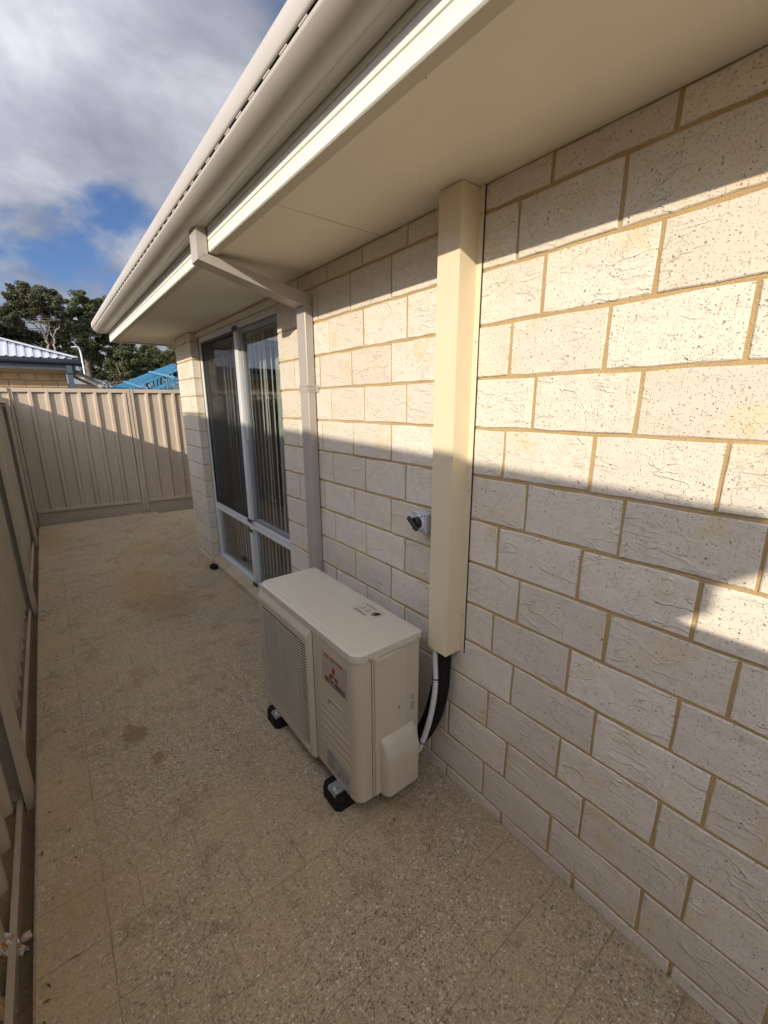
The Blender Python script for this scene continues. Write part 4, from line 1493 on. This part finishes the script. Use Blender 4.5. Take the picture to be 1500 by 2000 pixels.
# ------------------------------------------------------------------ tan brick house beyond the back fence
ha = empty("brick_house", (-4.0, 15, 0), label="tan brick house with pale ribbed roof and navy gutter behind the back fence", cat="house")
Y_ = 13.0
m = MB()
m.box((-9.0, Y_ + 0.005, 0.0), (-0.62, Y_ + 5, 2.56))
hw_ = m.build("wall", M_MORTARD, ha)
for c in range(5):
    zt_ = 2.500 - c * CH - JT / 2
    zb_ = zt_ - CH + JT
    off = -0.62 if c % 2 == 0 else -0.515
    x = off
    while x > -4.6:
        a, b = x - 0.315 + JT, min(x, -0.62)
        me = brick_mesh(b - a, zt_ - zb_, c, M_BRICK2) if False else None
        key = ('h', round(b - a, 3), c % 2)
        if key not in BMESH:
            mm = MB()
            mm.box((-(b - a) / 2, 0.0, -(zt_ - zb_) / 2), ((b - a) / 2, 0.05, (zt_ - zb_) / 2), 0.003)
            BMESH[key] = mm.mesh("brick", M_BRICK2, True)
        link("brick", BMESH[key], hw_, loc=((a + b) / 2, Y_ - 0.004, (zb_ + zt_) / 2))
        x -= 0.315
part("eave_trim", M_TRIMC, ha, (-9.0, Y_ - 0.02, 2.503), (-0.60, Y_ + 0.003, 2.56))
part("eaves_lining", M_TRIMC, ha, (-9.0, 12.56, 2.562), (-0.33, Y_ + 0.5, 2.570))
part("fascia", M_NAVYL, ha, (-9.0, 12.535, 2.555), (-0.42, 12.555, 2.66), 0.004)
m = MB()
m.prism([(12.40, 2.81), (12.40, 2.735), (12.415, 2.70), (12.53, 2.69), (12.53, 2.665), (12.534, 2.665), (12.534, 2.81), (12.52, 2.81), (12.52, 2.72), (12.42, 2.72), (12.415, 2.81)], 'x', -9.0, -0.315)
m.build("gutter", M_NAVY, ha)
part("fascia_back", M_NAVY, ha, (-9.0, 12.5555, 2.663), (-0.34, 12.57, 2.80))
m = MB()
m.prism([(-0.62, 12.45), (-0.505, 12.45), (-0.505, 12.53), (-0.62, 12.53)], 'z', 0.0, 2.664)
m.build("downpipe", M_NAVYL, ha)
part("pipe_bracket", M_NAVY, ha, (-0.63, 12.44, 2.46), (-0.495, 12.532, 2.49))
part("corner_trim", M_NAVY, ha, (-0.50, 12.54, 2.45), (-0.43, 12.58, 2.664))
# hip roof with trapezoid ribs
sx_, pitchA = -0.35, 0.345
m = MB()
zr0 = 2.815
def roofA(x, d):       # d: run back from the gutter
    return (x, 12.42 + d, zr0 + d * pitchA)
x = sx_
ribs = []
while x > -9.0:
    ribs.append(x)
    x -= 0.155
vs, fs = [], []
xs = []
for x in ribs:
    xs += [(x, 0.0), (x - 0.075, 0.0), (x - 0.083, 0.02), (x - 0.128, 0.02), (x - 0.140, 0.0)]
for x, h in xs:
    d = min((sx_ - x) * 1.0, 4.3)
    p, q_ = roofA(x, 0.0), roofA(x, max(d, 0.001))
    vs += [(p[0], p[1], p[2] + h), (q_[0], q_[1], q_[2] + h)]
for i in range(len(xs) - 1):
    fs.append((2 * i, 2 * i + 1, 2 * i + 3, 2 * i + 2))
m.add(vs, fs)
m.build("roof", M_WROOF, ha, fix=False)
m = MB()
a, b = Vector(roofA(sx_ + 0.02, 0.0)), Vector(roofA(sx_ - 4.3, 4.3))
d_ = Vector((0.5, -0.5, 0.0)).normalized()
for s in (-1, 1):
    w1 = Vector((0.13 * s, 0.13 * s, -0.004))
    m.add([a + Vector((0, 0, 0.055)), b + Vector((0, 0, 0.055)), b + w1 * 1.0 + Vector((0, 0, 0.035)), a + w1 + Vector((0, 0, 0.03))], [(0, 1, 2, 3)])
m.build("hip_capping", M_WROOF, ha, fix=False)
m = MB()
m.add([roofA(sx_, 0.0), roofA(sx_ - 4.3, 4.3), (sx_, 12.42 + 8.6, zr0)], [(0, 1, 2)])
m.build("roof_side", M_WROOF, ha, fix=False)
# lower verge on the right with its barge board
m = MB()
m.prism([(-0.475, 2.545), (0.072, 2.238), (0.072, 2.150), (-0.475, 2.457)], 'y', 12.72, 12.76)
m.build("barge_board", M_TRIMC, ha)
m = MB()
m.prism([(-0.480, 2.61), (0.085, 2.293), (0.085, 2.232), (-0.480, 2.549)], 'y', 12.68, 14.8)
m.build("verge_capping", M_NAVYL, ha)
part("side_wall", M_TRIMC, ha, (-0.615, 13.1, 0.0), (0.02, 13.2, 2.26))

# ------------------------------------------------------------------ blue steel roof frame of an unfinished house
rf = empty("steel_roof_frame", (3.0, 16.5, 0), label="bright blue steel roof trusses of an unfinished house beyond the back fence", cat="roof frame")


def bar(m, a, b, w, h):
    a, b = Vector(a), Vector(b)
    d = (b - a)
    L_ = d.length
    d.normalize()
    s_ = Vector((0, 1, 0))
    u_ = d.cross(s_).normalized()
    vs = []
    for p in (a, b):
        for i, j in ((-1, -1), (1, -1), (1, 1), (-1, 1)):
            vs.append(p + s_ * (i * w / 2) + u_ * (j * h / 2))
    m.add(vs, [(0, 1, 2, 3), (7, 6, 5, 4), (0, 4, 5, 1), (1, 5, 6, 2), (2, 6, 7, 3), (3, 7, 4, 0)])


apx, apz, lx, lz = 2.60, 3.085, 0.66, 2.245
slope = (apz - lz) / (apx - lx)
for k, (yy, dz, dx) in enumerate(((16.0, 0.0, 0.0), (15.7, -0.075, 0.03), (15.3, -0.16, 0.06), (14.6, -0.37, 0.25))):
    m = MB()
    A, B, C_ = Vector((apx + dx, yy, apz + dz)), Vector((lx + dx - 0.3, yy, lz + dz - 0.3 * slope)), Vector((2 * apx - lx + dx + 0.3, yy, lz + dz - 0.3 * slope))
    bar(m, B, A, 0.05, 0.09)
    bar(m, A, C_, 0.05, 0.09)
    chord = m.build("top_chord", M_BLUE, rf)
    m = MB()
    off = Vector((0.42, 0, -0.02))
    bar(m, B + off + Vector((0, 0, -0.06)), C_ - Vector((0.42, 0, 0.08)), 0.045, 0.075)
    m.build("bottom_chord", M_BLUE, rf)
    for t in range(1, 8):
        m = MB()
        p = B.lerp(A, t / 8)
        q_ = Vector((p.x + (0.14 if t % 2 else -0.05), yy, B.z - 0.06))
        bar(m, p, q_, 0.035, 0.045)
        m.build("web", M_BLUE, rf)
        m = MB()
        p = C_.lerp(A, t / 8)
        q_ = Vector((p.x - (0.14 if t % 2 else -0.05), yy, B.z - 0.06))
        bar(m, p, q_, 0.035, 0.045)
        m.build("web", M_BLUE, rf)
for t in (0.30, 0.66):
    p = Vector((lx - 0.3, 0, lz - 0.3 * slope)).lerp(Vector((apx, 0, apz)), t)
    m = MB()
    m.add([(p.x + 0.0, 16.1, p.z + 0.05), (p.x + 0.04, 16.1, p.z + 0.068), (p.x + 0.24, 13.5, p.z - 0.25), (p.x + 0.20, 13.5, p.z - 0.27),
           (p.x + 0.0, 16.1, p.z + 0.09), (p.x + 0.04, 16.1, p.z + 0.108), (p.x + 0.24, 13.5, p.z - 0.21), (p.x + 0.20, 13.5, p.z - 0.23)],
          [(0, 1, 2, 3), (7, 6, 5, 4), (0, 3, 7, 4), (1, 5, 6, 2), (0, 4, 5, 1), (3, 2, 6, 7)])
    m.build("batten", M_BLUE, rf)
m = MB()  # plain grey panel below the trusses
m.prism([(1.75, 1.6), (4.6, 1.6), (4.6, 2.52), (3.2, 2.50), (1.75, 2.12)], 'y', 13.25, 13.30)
m.build("grey_panel", M_PANELB, rf)
m = MB()
for x in (1.0, 2.2, 3.4, 4.6):
    m.box((x - 0.04, 13.4, 0.0), (x + 0.04, 13.48, 2.0))
    m.box((x - 0.04, 16.0, 0.0), (x + 0.04, 16.08, 2.0))
m.build("stud", M_BLUE, rf)

# ------------------------------------------------------------------ street lamp
sl = empty("street_lamp", (0.83, 27, 0), label="pale galvanised street lamp with curved arm in front of the gum trees", cat="street lamp")
m = MB()
lp = smooth_curve([(0.825, 27, 0.0), (0.82, 27, 2.0), (0.816, 27, 3.37), (0.808, 27, 3.95), (0.785, 27, 4.42), (0.73, 27, 4.58), (0.65, 27, 4.635), (0.56, 27, 4.62)], 5)
m.tube(lp, [0.052 - 0.0006 * i for i in range(len(lp))], 10)
m.build("pole", M_LAMP, sl)
m = MB()
m.box((0.43, 26.93, 4.575), (0.60, 27.07, 4.63), 0.02, 2)
m.build("lamp_head", M_LAMP, sl)


# ------------------------------------------------------------------ trees
def leaves(m, blobs, n, size, rr, flat=0.85, holes=0.0):
    tot = sum(b[3] ** 2 for b in blobs)
    for (cx, cy, cz, r) in blobs:
        # each mass is broken into several leaf clumps with gaps between them
        cl = []
        for _ in range(int(14 + 9 * r)):
            d = Vector((rr.gauss(0, 1), rr.gauss(0, 1), rr.gauss(0, 1))).normalized() * r * (rr.random() ** 0.35)
            cl.append((Vector((cx + d.x, cy + d.y, cz + d.z * flat)), r * rr.uniform(0.20, 0.38)))
        cnt = int(n * r * r / tot)
        for _ in range(cnt):
            c, cr = rr.choice(cl)
            d = Vector((rr.gauss(0, 1), rr.gauss(0, 1), rr.gauss(0, 1))).normalized() * cr * (rr.random() ** 0.5)
            p = c + Vector((d.x * 1.25, d.y * 1.25, d.z * 0.75))
            nrm = Vector((rr.gauss(0, 1), rr.gauss(0, 1), rr.gauss(0.4, 1))).normalized()
            t = nrm.orthogonal().normalized()
            t = Matrix.Rotation(rr.uniform(0, 6.28), 3, nrm) @ t
            b = nrm.cross(t)
            s = size * rr.uniform(0.6, 1.5)
            m.add([p - t * s, p - b * s * 0.42 + t * s * 0.1, p + t * s, p + b * s * 0.42], [(0, 1, 2, 3)])


def tree(name, y, blobs, limbs, leaf, bark, n, label, seed, group=None, size=0.066, grow=1.15):
    rr = random.Random(seed)
    b3 = []
    for (x, z, r) in blobs:
        b3.append((x, y + rr.uniform(-0.8, 0.8), z, r * grow))
    base = limbs[0][0][0]
    t = empty(name, (base[0], y, 0), label=label, cat="tree", group=group)
    m = MB()
    for pts, r0, r1 in limbs:
        P3 = [Vector((p[0], y + (p[2] if len(p) > 2 else 0.0), p[1])) for p in pts]
        c = smooth_curve(P3, 5)
        c = [q + Vector((rr.gauss(0, 0.025), rr.gauss(0, 0.03), 0)) for q in c]
        m.tube(c, [r0 + (r1 - r0) * i / (len(c) - 1) for i in range(len(c))], 7)
    # twigs reaching into every mass
    for (x, yy, z, r) in b3:
        src = limbs[rr.randrange(len(limbs))][0][-1]
        for _ in range(3):
            e = Vector((x + rr.uniform(-r, r) * 0.7, yy + rr.uniform(-r, r) * 0.7, z + rr.uniform(-0.3, 0.6) * r))
            s = Vector((src[0], y, src[1]))
            mid = s.lerp(e, 0.5) + Vector((0, 0, -0.15 * r))
            m.tube(smooth_curve([s, mid, e], 4), [0.045, 0.04, 0.035, 0.03, 0.026, 0.022, 0.018, 0.014, 0.01], 5)
    m.build("trunk", bark, t, fix=False)
    m = MB()
    leaves(m, b3, n, size, rr)
    m.build("crown", leaf, t, fix=False)
    return t


G = "gum trees beyond the houses"
tree("gum_tree", 32, [(-1.11, 7.48, 0.72), (-0.39, 7.71, 0.76), (-0.0, 7.05, 0.62), (-0.87, 6.98, 0.5), (-1.84, 6.44, 0.66), (-1.11, 8.0, 0.45), (0.25, 7.35, 0.45), (-0.6, 7.35, 0.6), (-1.5, 7.1, 0.5), (0.5, 6.2, 0.42)],
     [([(-0.30, 0.0), (-0.30, 3.4), (-0.34, 4.70), (-0.42, 5.40), (-0.50, 5.75), (-0.78, 6.15), (-1.15, 6.45), (-1.45, 6.95)], 0.085, 0.02),
      ([(-0.46, 5.55), (-0.55, 6.2), (-0.85, 6.85), (-1.05, 7.3)], 0.05, 0.018),
      ([(-0.40, 5.35), (-0.28, 6.05), (-0.42, 6.65), (-0.30, 7.2)], 0.05, 0.018),
      ([(-0.12, 0.0), (-0.10, 4.6), (-0.02, 5.35), (0.02, 5.75), (0.30, 6.2), (0.42, 6.6)], 0.075, 0.02),
      ([(-0.02, 5.5), (-0.16, 6.1), (0.02, 6.75), (-0.05, 7.2)], 0.04, 0.016)],
     M_LEAF2, M_BARK, 24000, "gum tree with bare pale forking limbs under a thin grey green crown at the left", 11, G)
tree("gum_tree", 34, [(1.82, 8.02, 0.74), (2.61, 7.87, 0.82), (1.38, 6.98, 0.78), (2.38, 6.61, 0.88), (1.47, 5.77, 0.80), (2.44, 5.15, 0.80), (3.36, 6.08, 0.75), (2.0, 7.3, 0.7), (3.1, 7.2, 0.7), (1.9, 4.9, 0.6)],
     [([(1.62, 0.0), (1.58, 3.2), (1.55, 4.6), (1.62, 5.6), (1.9, 6.6), (2.0, 7.4)], 0.22, 0.05),
      ([(1.58, 4.2), (2.0, 5.2), (2.5, 6.1), (2.8, 6.9)], 0.12, 0.04), ([(1.55, 4.6), (1.3, 5.6), (1.35, 6.6)], 0.09, 0.03)],
     M_LEAF, M_BARKD, 42000, "tall bushy gum tree rising behind the street lamp", 12, G)
tree("gum_tree", 42, [(-2.56, 7.66, 1.0), (-2.51, 6.49, 1.2), (-1.23, 6.42, 1.05), (0.43, 6.3, 1.0), (-3.78, 7.05, 1.2), (0.97, 7.3, 0.7), (-0.5, 5.4, 1.0), (1.6, 5.6, 0.9), (-2.0, 5.2, 1.0)],
     [([(-1.6, 0.0), (-1.6, 4.0), (-2.2, 6.0), (-2.4, 7.2)], 0.22, 0.05), ([(-1.6, 3.5), (-0.8, 5.4), (0.2, 6.4)], 0.14, 0.04)],
     M_LEAF3, M_BARKD, 30000, "dark dense tree standing behind the pale limbed gum tree", 13, G, size=0.11)
tree("gum_tree", 30, [(3.21, 4.56, 0.62), (2.9, 3.5, 0.58), (3.58, 3.74, 0.55), (2.62, 3.99, 0.42), (3.3, 5.05, 0.4)],
     [([(3.0, 0.0), (2.98, 2.6), (3.1, 3.6), (3.4, 4.6)], 0.12, 0.04), ([(3.0, 2.8), (2.8, 3.6), (2.6, 4.2)], 0.07, 0.03), ([(3.02, 3.0), (3.5, 3.7), (3.7, 4.1)], 0.06, 0.03)],
     M_LEAF, M_BARKD, 17000, "smaller gum tree between the street lamp and the blue roof frame", 14, G)
tree("gum_tree", 31, [(5.28, 4.97, 0.78), (4.87, 4.12, 0.62), (5.83, 4.43, 0.70), (6.54, 5.21, 0.75), (7.66, 5.12, 0.9), (6.6, 4.2, 0.6), (4.7, 5.1, 0.5)],
     [([(4.75, 0.0), (4.7, 2.6), (5.0, 3.7), (5.3, 4.9)], 0.15, 0.05), ([(4.72, 2.6), (4.2, 3.1), (3.9, 3.9)], 0.08, 0.03), ([(4.8, 3.0), (5.8, 3.9), (6.6, 4.9)], 0.09, 0.03)],
     M_LEAF, M_BARKD, 24000, "broad gum tree above the blue roof frame beside the brick pier", 15, G)
tree("gum_tree", 40, [(3.6, 4.2, 1.0), (5.0, 4.6, 1.1), (6.4, 4.4, 1.1), (7.8, 4.9, 1.2), (9.2, 5.2, 1.2), (2.4, 4.4, 0.9), (4.3, 5.6, 0.8), (10.5, 5.0, 1.1)],
     [([(5.2, 0.0), (5.1, 3.0), (5.6, 4.6)], 0.16, 0.05), ([(5.1, 2.6), (3.8, 3.8), (3.0, 4.6)], 0.09, 0.03), ([(5.2, 2.8), (7.0, 4.2), (8.4, 5.2)], 0.10, 0.03)],
     M_LEAF3, M_BARKD, 30000, "dark spreading tree behind the gum trees over the blue roof frame", 16, G, size=0.10)
m = MB()
rr = random.Random(31)
for _ in range(46):
    if rr.random() < 0.7:
        x, y = rr.uniform(-1.54, -1.40), rr.uniform(0.2, 5.5)
    else:
        x, y = rr.uniform(-1.3, -0.1), rr.uniform(-0.2, 6.0)
    a, L_, W_ = rr.uniform(0, 6.28), rr.uniform(0.007, 0.020), rr.uniform(0.002, 0.005)
    d, e = Vector((math.cos(a), math.sin(a), 0)), Vector((-math.sin(a), math.cos(a), 0))
    p = Vector((x, y, 0.0022))
    m.add([p - d * L_, p - e * W_ + Vector((0, 0, 0.003)), p + d * L_ + Vector((0, 0, 0.001)), p + e * W_ + Vector((0, 0, 0.002))], [(0, 1, 2, 3)])
m.build("leaf_litter", M_LITTER, fix=False, kind='stuff')
m = MB()
rr = random.Random(21)
sb = []
x = -6.0
while x < 12:
    sb.append((x, 27.5 + rr.uniform(-1, 1), rr.uniform(1.3, 2.5), rr.uniform(0.7, 1.0)))
    x += 0.8
leaves(m, sb, 9000, 0.09, rr)
m.build("undergrowth", M_SCRUB, fix=False, kind='stuff')
